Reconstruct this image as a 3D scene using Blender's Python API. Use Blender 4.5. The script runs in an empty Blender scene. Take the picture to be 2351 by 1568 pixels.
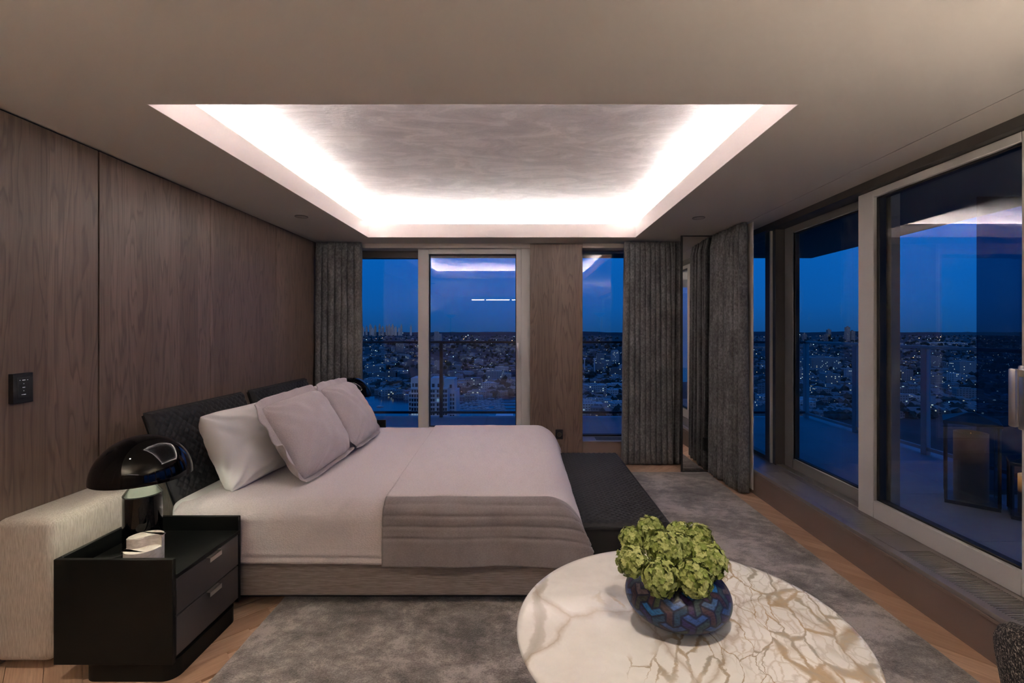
import bpy, bmesh, math, random
import numpy as np
from mathutils import Vector, Matrix, noise

random.seed(7)
rng = np.random.default_rng(7)
SC = bpy.context.scene
COL = SC.collection
PI = math.pi

# ------------------------------------------------------------------ camera, world, lights, exposure
cam_d = bpy.data.cameras.new('camera')
cam = bpy.data.objects.new('camera', cam_d)
COL.objects.link(cam)
cam.location = (0, 0, 1.4)
cam.rotation_euler = (PI / 2, 0, 0)
cam_d.sensor_width = 36.0
cam_d.lens = 1045 / 2351 * 36.0
cam_d.shift_x = -23.5 / 2351
cam_d.shift_y = -26.0 / 2351
cam_d.clip_start = 0.05
cam_d.clip_end = 40000
SC.camera = cam
SC.view_settings.view_transform = 'Standard'
SC.view_settings.look = 'None'
SC.view_settings.exposure = 0.0
SC.view_settings.gamma = 1.0
SC.view_settings.use_curve_mapping = False
SC.cycles.transparent_max_bounces = 32
SC.cycles.max_bounces = 12
SC.cycles.diffuse_bounces = 6
SC.cycles.glossy_bounces = 6
SC.cycles.caustics_reflective = False
SC.cycles.use_guiding = True
SC.cycles.sample_clamp_indirect = 60.0

LED_POWER = 168.0          # cove strips
SPOT_POWER = 72.0         # ceiling downlights behind and above the camera
BAR_POWER = 18.0           # linear lights at the rear of the room
UPLIGHT_POWER = 160.0       # torchiere beside the window, and the added fill torchiere behind
LAMP_POWER = 2.4          # bedside lamps, dimmed

world = bpy.data.worlds.new('dusk_sky')
SC.world = world
world.use_nodes = True
wn = world.node_tree
wn.nodes.clear()
w_out = wn.nodes.new('ShaderNodeOutputWorld')
w_bg = wn.nodes.new('ShaderNodeBackground')
w_tc = wn.nodes.new('ShaderNodeTexCoord')
w_sep = wn.nodes.new('ShaderNodeSeparateXYZ')
w_ramp = wn.nodes.new('ShaderNodeValToRGB')
wn.links.new(w_tc.outputs['Generated'], w_sep.inputs[0])
wn.links.new(w_sep.outputs['Z'], w_ramp.inputs[0])
wn.links.new(w_ramp.outputs[0], w_bg.inputs[0])
wn.links.new(w_bg.outputs[0], w_out.inputs[0])
w_bg.inputs[1].default_value = 1.12
els = w_ramp.color_ramp.elements
els[0].position = 0.0
els[0].color = (0.006, 0.068, 0.235, 1)
els[1].position = 0.16
els[1].color = (0.002, 0.118, 0.47, 1)
e = els.new(0.05); e.color = (0.004, 0.095, 0.36, 1)
e = els.new(0.5); e.color = (0.002, 0.105, 0.44, 1)

city_fill_d = bpy.data.lights.new('city_fill_light', 'SUN')  # added sun from behind the camera, whitens the city facades
city_fill_d.energy = 0.15
city_fill_d.color = (1.0, 0.93, 0.86)
city_fill_d.angle = 0.3
city_fill = bpy.data.objects.new('city_fill_light', city_fill_d)
COL.objects.link(city_fill)
city_fill.rotation_euler = Vector((0.25, 1.0, -0.55)).to_track_quat('-Z', 'Y').to_euler()


# ------------------------------------------------------------------ helpers
def lin(c):
    def f(v):
        v /= 255.0
        return v / 12.92 if v <= 0.04045 else ((v + 0.055) / 1.055) ** 2.4
    return tuple(f(v) for v in c) + (1.0,)


class Mat:
    """small wrapper round a node material"""
    def __init__(s, name, color=(0.5, 0.5, 0.5), rough=0.6, metal=0.0, spec=0.5, **kw):
        s.m = bpy.data.materials.new(name)
        s.m.use_nodes = True
        s.t = s.m.node_tree
        s.b = s.t.nodes['Principled BSDF']
        s.out = s.t.nodes['Material Output']
        s.b.inputs['Base Color'].default_value = tuple(color)[:3] + (1.0,)
        s.b.inputs['Roughness'].default_value = rough
        s.b.inputs['Metallic'].default_value = metal
        s.b.inputs['Specular IOR Level'].default_value = spec
        for k, v in kw.items():
            s.b.inputs[k.replace('_', ' ')].default_value = v

    def n(s, typ, ins=None, **props):
        nd = s.t.nodes.new('ShaderNode' + typ)
        for k, v in props.items():
            setattr(nd, k, v)
        for k, v in (ins or {}).items():
            s.set(nd.inputs[k], v)
        return nd

    def set(s, sock, v):
        if isinstance(v, bpy.types.NodeSocket):
            s.t.links.new(v, sock)
        elif isinstance(v, bpy.types.Node):
            s.t.links.new(v.outputs[0], sock)
        else:
            sock.default_value = v

    def math(s, op, a, b=0.0, c=0.0):
        nd = s.n('Math', operation=op)
        for i, v in enumerate((a, b, c)):
            s.set(nd.inputs[i], v)
        return nd.outputs[0]

    def pos(s):
        return s.n('NewGeometry').outputs['Position']

    def obj(s):
        return s.n('TexCoord').outputs['Object']

    def mapped(s, vec, scale=(1, 1, 1), rot=(0, 0, 0), loc=(0, 0, 0)):
        nd = s.n('Mapping', {'Vector': vec, 'Scale': scale, 'Rotation': rot, 'Location': loc})
        return nd.outputs[0]

    def noise(s, vec, scale=5.0, detail=3.0, rough=0.5, dist=0.0):
        return s.n('TexNoise', {'Vector': vec, 'Scale': scale, 'Detail': detail, 'Roughness': rough, 'Distortion': dist}).outputs[0]

    def ramp(s, fac, stops, interp='LINEAR'):
        nd = s.n('ValToRGB', {'Fac': fac})
        cr = nd.color_ramp
        cr.interpolation = interp
        while len(cr.elements) < len(stops):
            cr.elements.new(0.5)
        for e, (p, c) in zip(cr.elements, stops):
            e.position = p
            e.color = tuple(c)[:3] + (1.0,) if not isinstance(c, (int, float)) else (c, c, c, 1)
        return nd.outputs[0]

    def mix(s, fac, a, b, blend='MIX'):
        nd = s.n('MixRGB', blend_type=blend)
        s.set(nd.inputs[0], fac)
        s.set(nd.inputs[1], a if isinstance(a, bpy.types.NodeSocket) else tuple(a)[:3] + (1.0,))
        s.set(nd.inputs[2], b if isinstance(b, bpy.types.NodeSocket) else tuple(b)[:3] + (1.0,))
        return nd.outputs[0]

    def base(s, v):
        s.set(s.b.inputs['Base Color'], v)

    def bump(s, h, strength=0.3, dist=0.01):
        nd = s.n('Bump', {'Height': h, 'Strength': strength, 'Distance': dist})
        s.t.links.new(nd.outputs[0], s.b.inputs['Normal'])


WLOC = {}


def tag(o, label=None, cat=None, group=None, kind=None):
    if label: o['label'] = label
    if cat: o['category'] = cat
    if group: o['group'] = group
    if kind: o['kind'] = kind
    return o


def thing(name, loc, label, cat, group=None):
    o = bpy.data.objects.new(name, None)
    o.empty_display_size = 0.1
    o.location = loc
    COL.objects.link(o)
    WLOC[o] = Vector(loc)
    return tag(o, label, cat, group)


def link_mesh(name, me, m, parent=None, smooth=False, origin=None):
    """me holds world coordinates; they become local to the parent (or to origin)"""
    o = bpy.data.objects.new(name, me)
    COL.objects.link(o)
    if m is not None and not me.materials:
        me.materials.append(m.m if isinstance(m, Mat) else m)
    if parent is not None:
        base = WLOC[parent]
        o.parent = parent
        WLOC[o] = base.copy()
        if base.length > 0:
            me.transform(Matrix.Translation(-base))
    else:
        if origin is None:
            n = len(me.vertices)
            a = np.empty(n * 3)
            me.vertices.foreach_get('co', a)
            a = a.reshape(-1, 3)
            lo, hi = a.min(0), a.max(0)
            origin = Vector(((lo[0] + hi[0]) / 2, (lo[1] + hi[1]) / 2, lo[2]))
        else:
            origin = Vector(origin)
        me.transform(Matrix.Translation(-origin))
        o.location = origin
        WLOC[o] = origin.copy()
    if smooth:
        me.polygons.foreach_set('use_smooth', [True] * len(me.polygons))
        if smooth != 'all':
            try:
                me.set_sharp_from_angle(angle=math.radians(40))
            except Exception:
                pass
    me.update()
    return o


def bm_obj(name, bm, m, parent=None, smooth=False, origin=None):
    me = bpy.data.meshes.new(name)
    bm.normal_update()
    bm.to_mesh(me)
    bm.free()
    return link_mesh(name, me, m, parent, smooth, origin)


def add_box(bm, x0, x1, y0, y1, z0, z1, bev=0.0, seg=2, mat=None):
    r = bmesh.ops.create_cube(bm, size=1.0)
    vs = r['verts']
    for v in vs:
        v.co = Vector((x0 + (v.co.x + .5) * (x1 - x0), y0 + (v.co.y + .5) * (y1 - y0), z0 + (v.co.z + .5) * (z1 - z0)))
    if mat is not None:
        vs = [v for v in vs]
    if bev > 0:
        es = list({e for v in vs for e in v.link_edges})
        bmesh.ops.bevel(bm, geom=es, offset=bev, segments=seg, profile=0.5, affect='EDGES')
    return vs


def box(name, x0, x1, y0, y1, z0, z1, m, parent=None, bev=0.0, seg=2):
    bm = bmesh.new()
    add_box(bm, x0, x1, y0, y1, z0, z1, bev, seg)
    return bm_obj(name, bm, m, parent, smooth=bev > 0)


def struct(o):
    o['kind'] = 'structure'
    return o


def sbox(name, *a, **k):
    return struct(box(name, *a, **k))


def grid_mesh(name, P, closed_u=False):
    """P: array (nu, nv, 3) of world points -> quad mesh"""
    nu, nv = P.shape[:2]
    v = P.reshape(-1, 3)
    fs = []
    for i in range(nu if closed_u else nu - 1):
        i2 = (i + 1) % nu
        for j in range(nv - 1):
            fs.append((i * nv + j, i2 * nv + j, i2 * nv + j + 1, i * nv + j + 1))
    me = bpy.data.meshes.new(name)
    me.from_pydata(v.tolist(), [], fs)
    return me


def lathe_bm(bm, prof, c, n=48):
    """prof: (radius, z) list, closed by poles when radius 0; c: centre"""
    rings = []
    for r, z in prof:
        if r < 1e-6:
            rings.append([bm.verts.new((c[0], c[1], c[2] + z))])
        else:
            rings.append([bm.verts.new((c[0] + r * math.cos(2 * PI * k / n), c[1] + r * math.sin(2 * PI * k / n), c[2] + z)) for k in range(n)])
    for a, b in zip(rings, rings[1:]):
        for k in range(n):
            k2 = (k + 1) % n
            if len(a) == 1 and len(b) == 1:
                continue
            if len(a) == 1:
                bm.faces.new((a[0], b[k2], b[k]))
            elif len(b) == 1:
                bm.faces.new((a[k], a[k2], b[0]))
            else:
                bm.faces.new((a[k], a[k2], b[k2], b[k]))


def tube_bm(bm, pts, r, n=8):
    pts = [Vector(p) for p in pts]
    rings = []
    for i, p in enumerate(pts):
        d = (pts[min(i + 1, len(pts) - 1)] - pts[max(i - 1, 0)]).normalized()
        a = d.cross(Vector((0, 0, 1)))
        if a.length < 1e-3:
            a = d.cross(Vector((1, 0, 0)))
        a.normalize()
        b = d.cross(a)
        rings.append([bm.verts.new(p + a * r * math.cos(2 * PI * k / n) + b * r * math.sin(2 * PI * k / n)) for k in range(n)])
    for A, B in zip(rings, rings[1:]):
        for k in range(n):
            bm.faces.new((A[k], A[(k + 1) % n], B[(k + 1) % n], B[k]))
    bm.faces.new(rings[0][::-1])
    bm.faces.new(rings[-1])


def smoothstep(a, b, x):
    t = np.clip((x - a) / (b - a), 0, 1)
    return t * t * (3 - 2 * t)


def nz(x, y, z=0.0):
    return noise.noise(Vector((x, y, z)))


def nz_grid(X, Y, sx, sy, seed=0.0):
    out = np.empty(X.shape)
    it = np.nditer(X, flags=['multi_index'])
    for _ in it:
        i = it.multi_index
        out[i] = noise.noise(Vector((X[i] * sx, Y[i] * sy, seed)))
    return out


# ------------------------------------------------------------------ materials
def walnut(name, axis='y', dark=1.0):
    m = Mat(name, rough=0.42)
    p = m.pos()
    sep = m.n('SeparateXYZ', {0: p})
    u = sep.outputs[axis.upper()]
    strip = m.math('FLOOR', m.math('MULTIPLY', u, 6.2))
    rnd = m.n('TexWhiteNoise', {'W': strip}, noise_dimensions='1D').outputs['Value']
    off = m.math('MULTIPLY', rnd, 37.0)
    comb = m.n('CombineXYZ', {0: m.math('MULTIPLY', u, 5.5), 1: off, 2: m.math('MULTIPLY', sep.outputs['Z'], 0.55)})
    big = m.noise(comb.outputs[0], 1.6, 3.0, 0.45, 0.35)
    cont = m.math('FRACT', m.math('MULTIPLY', big, 11.0))
    line = m.ramp(cont, [(0.0, 0.0), (0.55, 0.15), (0.85, 1.0), (1.0, 0.0)])
    comb2 = m.n('CombineXYZ', {0: m.math('MULTIPLY', u, 170.0), 1: off, 2: m.math('MULTIPLY', sep.outputs['Z'], 5.0)})
    fine = m.noise(comb2.outputs[0], 1.0, 4.0, 0.6)
    base = m.ramp(rnd, [(0.0, [v * dark for v in (0.176, 0.123, 0.093)]), (1.0, [v * dark for v in (0.242, 0.171, 0.132)])])
    c = m.mix(m.math('MULTIPLY', line, 0.55), base, [v * dark for v in (0.066, 0.044, 0.033)])
    c = m.mix(m.ramp(fine, [(0.35, 0.38), (0.7, 0.0)]), c, [v * dark for v in (0.078, 0.053, 0.041)])
    m.base(c)
    m.bump(fine, 0.08, 0.002)
    return m


M_WALNUT = walnut('walnut_veneer', 'y')
M_WALNUT_X = walnut('walnut_veneer_column', 'x', .9)

M_PAINT = Mat('ceiling_paint', (0.55, 0.505, 0.465), 0.85)
M_COVE = Mat('cove_paint', (0.80, 0.74, 0.72), 0.8)
M_DARK = Mat('shadow_gap_black', (0.012, 0.011, 0.011), 0.8)
M_REAR = Mat('rear_wall_paint', (0.34, 0.29, 0.25), 0.85)

M_PLASTER = Mat('marbled_plaster', rough=0.38)
p = M_PLASTER.mapped(M_PLASTER.pos(), (1.0, 2.1, 1.0), (0, 0, 0.35))
n1 = M_PLASTER.noise(p, 2.6, 8, 0.62, 1.4)
n2 = M_PLASTER.noise(M_PLASTER.mapped(M_PLASTER.pos(), (1.0, 3.4, 1.0), (0, 0, -0.25)), 7.5, 6, 0.65, 2.2)
c = M_PLASTER.ramp(n1, [(0.36, (0.43, 0.385, 0.385)), (0.52, (0.53, 0.475, 0.47)), (0.58, (0.63, 0.57, 0.56)), (0.7, (0.54, 0.485, 0.48))])
c = M_PLASTER.mix(M_PLASTER.ramp(n2, [(0.46, 0.0), (0.5, 0.34), (0.53, 0.0), (0.62, 0.2)]), c, (0.72, 0.66, 0.65))
M_PLASTER.base(c)
M_PLASTER.bump(n2, 0.35, 0.006)

M_LED = Mat('led_strip_glow', (1, 1, 1), 0.5)
M_LED.b.inputs['Emission Color'].default_value = (1.0, 0.985, 0.965, 1)
M_LED.b.inputs['Emission Strength'].default_value = LED_POWER
M_BAR = Mat('linear_lamp_glow', (1, 1, 1), 0.5)
M_BAR.b.inputs['Emission Color'].default_value = (1.0, 0.86, 0.74, 1)
M_BAR.b.inputs['Emission Strength'].default_value = BAR_POWER

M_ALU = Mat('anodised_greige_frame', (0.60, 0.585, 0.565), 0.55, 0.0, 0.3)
M_ALU_M = Mat('shaded_greige_frame', (0.21, 0.20, 0.19), 0.5, 0.0, 0.3)  # greige frame with its shade painted in as a darker colour
M_ALU_D = Mat('dark_frame', (0.085, 0.078, 0.074), 0.5, 0.2)
M_GASKET = Mat('black_gasket', (0.01, 0.01, 0.011), 0.6)
M_STEEL = Mat('satin_steel', (0.62, 0.59, 0.57), 0.3, 0.9)
M_SILL = Mat('sill_lacquer', (0.215, 0.155, 0.126), 0.5)
M_SILLTOP = Mat('sill_metal_top', (0.25, 0.22, 0.21), 0.42, 0.3)
M_SLAT = Mat('vent_slat_metal', (0.36, 0.33, 0.32), 0.4, 0.5)
M_MIRROR = Mat('mirror_silver', (0.86, 0.85, 0.84), 0.015, 1.0)
M_BLACKSATIN = Mat('black_satin_lacquer', (0.006, 0.0064, 0.006), 0.42, 0.0, 0.15)
M_BLACKGLOSS = Mat('black_gloss_lacquer', (0.002, 0.002, 0.0025), 0.015, 0.0, 0.3)
M_WHITEIN = Mat('white_lamp_lining', (0.75, 0.76, 0.70), 0.5)
M_BLACKPLASTIC = Mat('black_plastic', (0.012, 0.012, 0.013), 0.45)


def glass_mat(name, tint, r0):
    """clear pane: straight transmission plus a Fresnel (Schlick) mirror reflection"""
    m = Mat(name)
    m.t.nodes.remove(m.b)
    tr = m.n('BsdfTransparent', {'Color': tuple(tint) + (1,)})
    gl = m.n('BsdfGlossy', {'Color': (0.98, 0.98, 1.0, 1), 'Roughness': 0.0})
    lw = m.n('LayerWeight', {'Blend': 0.5})
    f5 = m.math('POWER', lw.outputs['Facing'], 5.0)
    fac = m.math('ADD', m.math('MULTIPLY', f5, 1 - r0), r0)
    mx = m.n('MixShader', {0: fac})
    m.t.links.new(tr.outputs[0], mx.inputs[1])
    m.t.links.new(gl.outputs[0], mx.inputs[2])
    m.t.links.new(mx.outputs[0], m.out.inputs['Surface'])
    return m


M_GLASS = glass_mat('coated_window_glass', (0.93, 0.955, 0.975), 0.055)
M_RAILGLASS = glass_mat('railing_glass', (0.86, 0.93, 0.95), 0.03)
M_SMOKE = glass_mat('smoked_screen_glass', (0.30, 0.36, 0.44), 0.03)
M_LANTERNGLASS = glass_mat('lantern_glass', (0.9, 0.92, 0.94), 0.03)


def weave(name, c1, c2, sx, sy, sz, bump=0.35, rough=0.85):
    m = Mat(name, rough=rough)
    p = m.pos()
    a = m.noise(m.mapped(p, (sx, sy, sz)), 1.0, 3, 0.6)
    b = m.noise(m.mapped(p, (sx * .18, sy * .18, sz * .18)), 1.0, 2, 0.5)
    m.base(m.mix(m.ramp(a, [(0.35, 0.0), (0.68, 1.0)]), c1, c2))
    h = m.math('ADD', a, m.math('MULTIPLY', b, 0.4))
    m.bump(h, bump, 0.004)
    m.b.inputs['Sheen Weight'].default_value = 0.15
    return m


M_LINEN = weave('cream_linen_weave', (0.40, 0.35, 0.30), (0.58, 0.53, 0.47), 260, 260, 22, 0.5)
M_BASELINEN = weave('mauve_linen_weave', (0.19, 0.157, 0.145), (0.32, 0.272, 0.257), 16, 200, 300, 0.5)


def matelasse(name, c1, c2, scale=1.0):
    m = Mat(name, rough=0.75)
    p = m.pos()
    v = m.n('TexVoronoi', {'Vector': m.mapped(p, (105 * scale, 150 * scale, 150 * scale)), 'Scale': 1.0, 'Randomness': 0.75})
    a = v.outputs['Distance']
    b = m.noise(p, 320 * scale, 2, 0.5)
    h = m.math('ADD', m.math('MULTIPLY', a, -1.0), m.math('MULTIPLY', b, 0.35))
    m.base(m.mix(m.ramp(a, [(0.15, 0.0), (0.75, 1.0)]), c1, c2))
    m.bump(h, 0.4, 0.003)
    m.b.inputs['Sheen Weight'].default_value = 0.2
    return m


M_SPREAD = matelasse('mauve_matelasse', (0.71, 0.64, 0.65), (0.63, 0.566, 0.576))
M_SHAM = matelasse('sham_matelasse', (0.51, 0.45, 0.455), (0.45, 0.393, 0.40), 1.25)
M_QUILT = Mat('mauve_velvet_quilt', rough=0.8)
p = M_QUILT.pos()
a = M_QUILT.noise(M_QUILT.mapped(p, (120, 150, 150)), 1.0, 3, 0.6)
b = M_QUILT.noise(M_QUILT.mapped(p, (7, 7, 5)), 1.0, 3, 0.55)
M_QUILT.base(M_QUILT.mix(M_QUILT.ramp(M_QUILT.math('ADD', M_QUILT.math('MULTIPLY', a, 0.5), M_QUILT.math('MULTIPLY', b, 0.5)), [(0.35, 0.0), (0.65, 1.0)]), (0.20, 0.172, 0.178), (0.28, 0.245, 0.252)))
M_QUILT.bump(a, 0.3, 0.004)
M_QUILT.b.inputs['Sheen Weight'].default_value = 0.3
M_COTTON = Mat('white_cotton', (0.80, 0.785, 0.775), 0.8)
M_COTTON.bump(M_COTTON.noise(M_COTTON.pos(), 500, 2, 0.5), 0.08, 0.002)

M_CURTAIN = Mat('charcoal_velvet', rough=0.8)
p = M_CURTAIN.pos()
a = M_CURTAIN.noise(M_CURTAIN.mapped(p, (70, 70, 45)), 1.0, 4, 0.65)
b = M_CURTAIN.noise(M_CURTAIN.mapped(p, (9, 9, 5)), 1.0, 4, 0.6)
f = M_CURTAIN.math('ADD', M_CURTAIN.math('MULTIPLY', a, 0.6), M_CURTAIN.math('MULTIPLY', b, 0.4))
M_CURTAIN.base(M_CURTAIN.ramp(f, [(0.38, (0.070, 0.070, 0.071)), (0.5, (0.130, 0.129, 0.130)), (0.62, (0.22, 0.22, 0.22))]))
M_CURTAIN.b.inputs['Sheen Weight'].default_value = 0.2
M_CURTAIN.b.inputs['Sheen Roughness'].default_value = 0.4
M_CURTAIN.bump(a, 0.2, 0.003)
M_LINING = Mat('pale_curtain_lining', (0.55, 0.53, 0.54), 0.85)

M_LEATHER = Mat('charcoal_leather', (0.026, 0.0255, 0.027), 0.55, 0.0, 0.18)
M_LEATHER.bump(M_LEATHER.noise(M_LEATHER.pos(), 260, 3, 0.6), 0.15, 0.002)
M_LEATHER_S = Mat('black_leather_smooth', (0.010, 0.010, 0.010), 0.5)

M_RUG = Mat('silvered_plush_rug', rough=0.9)
p = M_RUG.pos()
a = M_RUG.noise(M_RUG.mapped(p, (2.6, 3.2, 1), (0, 0, 0.5)), 1.0, 6, 0.66, 0.4)
b = M_RUG.noise(M_RUG.mapped(p, (11, 17, 1), (0, 0, 0.5)), 1.0, 5, 0.7, 0.3)
g = M_RUG.noise(p, 150, 3, 0.7)
f = M_RUG.math('ADD', M_RUG.math('MULTIPLY', a, 0.52), M_RUG.math('ADD', M_RUG.math('MULTIPLY', b, 0.28), M_RUG.math('MULTIPLY', g, 0.20)))
M_RUG.base(M_RUG.ramp(f, [(0.42, (0.075, 0.065, 0.061)), (0.50, (0.235, 0.206, 0.190)), (0.565, (0.48, 0.43, 0.405))]))
M_RUG.b.inputs['Sheen Weight'].default_value = 0.5
M_RUG.b.inputs['Sheen Roughness'].default_value = 0.45
M_RUG.bump(M_RUG.math('ADD', M_RUG.math('MULTIPLY', b, 0.4), g), 0.55, 0.010)


def oak(name):
    m = Mat(name, rough=0.45)
    o = m.obj()
    rnd = m.n('ObjectInfo').outputs['Random']
    off = m.n('CombineXYZ', {0: m.math('MULTIPLY', rnd, 91.0), 1: m.math('MULTIPLY', rnd, 37.0), 2: 0.0})
    v = m.n('VectorMath', {0: o, 1: off.outputs[0]}, operation='ADD').outputs[0]
    fine = m.noise(m.mapped(v, (6, 130, 6)), 1.0, 4, 0.6)
    big = m.noise(m.mapped(v, (2.0, 16, 2)), 1.0, 3, 0.5, 0.8)
    c = m.ramp(rnd, [(0.0, (0.46, 0.29, 0.19)), (0.5, (0.60, 0.39, 0.265)), (1.0, (0.72, 0.49, 0.345))])
    c = m.mix(m.ramp(fine, [(0.3, 0.55), (0.62, 0.0)]), c, (0.29, 0.175, 0.11))
    c = m.mix(m.ramp(big, [(0.42, 0.35), (0.6, 0.0)]), c, (0.35, 0.21, 0.135))
    m.base(c)
    m.bump(fine, 0.1, 0.002)
    return m


M_OAK = oak('oiled_oak')

M_TWEED = Mat('black_and_cream_tweed', rough=0.95)
p = M_TWEED.mapped(M_TWEED.obj(), (1, 1, 1), (0.25, 0.2, 0.6))
ck = M_TWEED.noise(M_TWEED.mapped(p, (95, 95, 210)), 1.0, 2, 0.7)
ck2 = M_TWEED.noise(M_TWEED.mapped(p, (210, 210, 80)), 1.0, 2, 0.7)
f = M_TWEED.math('MAXIMUM', ck, ck2)
M_TWEED.base(M_TWEED.ramp(f, [(0.50, (0.012, 0.010, 0.010)), (0.58, (0.07, 0.055, 0.05)), (0.66, (0.46, 0.39, 0.32))]))
M_TWEED.bump(f, 0.9, 0.012)

M_MARBLE = Mat('veined_marble', rough=0.12, spec=0.3)
p0 = M_MARBLE.pos()


def warped(m, vec, scale, amp, detail=4.0):
    col = m.n('TexNoise', {'Vector': vec, 'Scale': scale, 'Detail': detail, 'Roughness': 0.6}).outputs['Color']
    w = m.n('VectorMath', {0: col, 1: (0.5, 0.5, 0.5)}, operation='SUBTRACT').outputs[0]
    w2 = m.n('VectorMath', {0: w}, operation='SCALE')
    w2.inputs['Scale'].default_value = amp
    return m.n('VectorMath', {0: vec, 1: w2.outputs[0]}, operation='ADD').outputs[0]


pw = warped(M_MARBLE, warped(M_MARBLE, p0, 3.2, 0.14, 2.0), 13.0, 0.055, 5.0)
pr = M_MARBLE.mapped(pw, (1, 1, 0), (0, 0, math.radians(14)))
vor = M_MARBLE.n('TexVoronoi', {'Vector': M_MARBLE.mapped(pr, (18, 7.0, 0)), 'Scale': 1.0, 'Randomness': 1.0}, feature='DISTANCE_TO_EDGE').outputs[0]
vor2 = M_MARBLE.n('TexVoronoi', {'Vector': M_MARBLE.mapped(pr, (3.6, 1.7, 0), (0, 0, 0), (3.3, 1.9, 0)), 'Scale': 1.0, 'Randomness': 1.0}, feature='DISTANCE_TO_EDGE').outputs[0]
sxyz = M_MARBLE.n('SeparateXYZ', {0: p0})
big = M_MARBLE.noise(pr, 3.4, 3, 0.55)
# the slab is clean at its left, broken into pebbles at its right, with one band along the left rim
mk = M_MARBLE.math('ADD', M_MARBLE.math('MULTIPLY', sxyz.outputs[0], 0.85), M_MARBLE.math('MULTIPLY', big, 0.62))
msk = M_MARBLE.ramp(mk, [(0.53, 0.0), (0.62, 1.0)])
band = M_MARBLE.math('ABSOLUTE', M_MARBLE.math('SUBTRACT', M_MARBLE.math('SUBTRACT', M_MARBLE.n('SeparateXYZ', {0: pw}).outputs[0], 0.045), M_MARBLE.math('MULTIPLY', M_MARBLE.math('SUBTRACT', sxyz.outputs[1], 1.25), 0.22)))
bandf = M_MARBLE.ramp(band, [(0.0, 0.8), (0.014, 0.6), (0.021, 0.0)])
wid = M_MARBLE.ramp(M_MARBLE.noise(pr, 5.2, 4, 0.6), [(0.43, 0.022), (0.66, 0.17)])
vv = M_MARBLE.n('MapRange', {'Value': vor, 'From Min': 0.0, 'To Min': 1.0, 'To Max': 0.0})
M_MARBLE.set(vv.inputs['From Max'], wid)
vfac = M_MARBLE.ramp(vv.outputs[0], [(0.0, 0.0), (0.30, 0.55), (0.6, 0.95), (1.0, 1.0)])
veins = M_MARBLE.math('MULTIPLY', vfac, msk)
vor3 = M_MARBLE.n('TexVoronoi', {'Vector': M_MARBLE.mapped(pr, (40, 17, 0), (0, 0, 0), (1.3, 4.9, 0)), 'Scale': 1.0, 'Randomness': 1.0}, feature='DISTANCE_TO_EDGE').outputs[0]
fine3 = M_MARBLE.math('MULTIPLY', M_MARBLE.ramp(vor3, [(0.0, 0.6), (0.05, 0.3), (0.10, 0.0)]), M_MARBLE.ramp(mk, [(0.66, 0.0), (0.78, 0.8)]))
veins = M_MARBLE.math('MAXIMUM', veins, fine3)
thin = M_MARBLE.ramp(vor2, [(0.0, 1.0), (0.010, 0.5), (0.035, 0.0)])
cloud = M_MARBLE.noise(pw, 6, 5, 0.6)
vc = M_MARBLE.ramp(M_MARBLE.noise(pr, 9, 5, 0.7), [(0.36, (0.30, 0.29, 0.25)), (0.48, (0.36, 0.295, 0.21)), (0.58, (0.42, 0.305, 0.175)), (0.70, (0.27, 0.185, 0.105))])
c = M_MARBLE.ramp(cloud, [(0.35, (0.69, 0.675, 0.65)), (0.65, (0.81, 0.80, 0.775))])
c = M_MARBLE.mix(bandf, c, (0.40, 0.375, 0.33))
c = M_MARBLE.mix(M_MARBLE.math('MULTIPLY', veins, 0.9), c, vc)
c = M_MARBLE.mix(M_MARBLE.math('MULTIPLY', thin, 0.6), c, (0.33, 0.25, 0.165))
M_MARBLE.base(c)

M_ONYX = Mat('white_onyx', rough=0.35)
M_ONYX.base(M_ONYX.ramp(M_ONYX.noise(M_ONYX.mapped(M_ONYX.pos(), (30, 30, 60)), 1.0, 4, 0.6, 1.0), [(0.35, (0.60, 0.54, 0.49)), (0.6, (0.78, 0.73, 0.68))]))

# ------------------------------------------------------------------ room shell
H = 2.335          # ceiling height
XL, XR = -2.185, 2.215
YF, YB = 5.1, -2.6

floor = sbox('floor', XL - .3, 2.33, YB - .2, 5.2, -.2, -.012, M_OAK)
wall_left = sbox('wall_left', XL - .3, XL - .022, YB - .2, 5.25, -.2, 2.75, M_DARK)
edges = [-2.6, -1.90, -1.05, -0.20, 0.65, 1.50, 2.349, 3.189, 4.04, 5.24]
for a, b in zip(edges, edges[1:]):
    box('panel', XL - .022, XL, a + (.004 if abs(a - 2.349) < .01 else .002), b - (.004 if abs(b - 2.349) < .01 else .002), 0.0, H - .012, M_WALNUT, wall_left, .0015, 1)
wall_rear = sbox('wall_rear', XL - .3, 2.6, YB - .3, YB, -.2, 2.75, M_REAR)

# ceiling: slab with the rectangular cove opening, slot beside the window track
RX0, RX1, RY0, RY1 = -1.555, 1.145, 1.883, 4.587
ZS, ZL, ZC, LEDGE = 2.465, 2.471, 2.577, 0.088
bm = bmesh.new()
add_box(bm, XL - .1, RX0, YB - .1, 5.3, H, ZS)
add_box(bm, RX1, 1.945, YB - .1, 5.3, H, ZS)
add_box(bm, 1.951, 2.165, YB - .1, 5.3, H, ZS)
add_box(bm, RX0, RX1, YB - .1, RY0, H, ZS)
add_box(bm, RX0, RX1, RY1, 5.3, H, ZS)
ceiling = struct(bm_obj('ceiling', bm, M_PAINT))
box('track_slot', 1.94, 1.956, YB, 5.2, H + .02, ZS + .01, M_DARK, ceiling)
bm = bmesh.new()
add_box(bm, XL - .1, RX0 - LEDGE, YB - .1, 5.3, ZS, ZC + .12)
add_box(bm, RX1 + LEDGE, 2.3, YB - .1, 5.3, ZS, ZC + .12)
add_box(bm, RX0 - LEDGE, RX1 + LEDGE, YB - .1, RY0 - LEDGE, ZS, ZC + .12)
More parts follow.
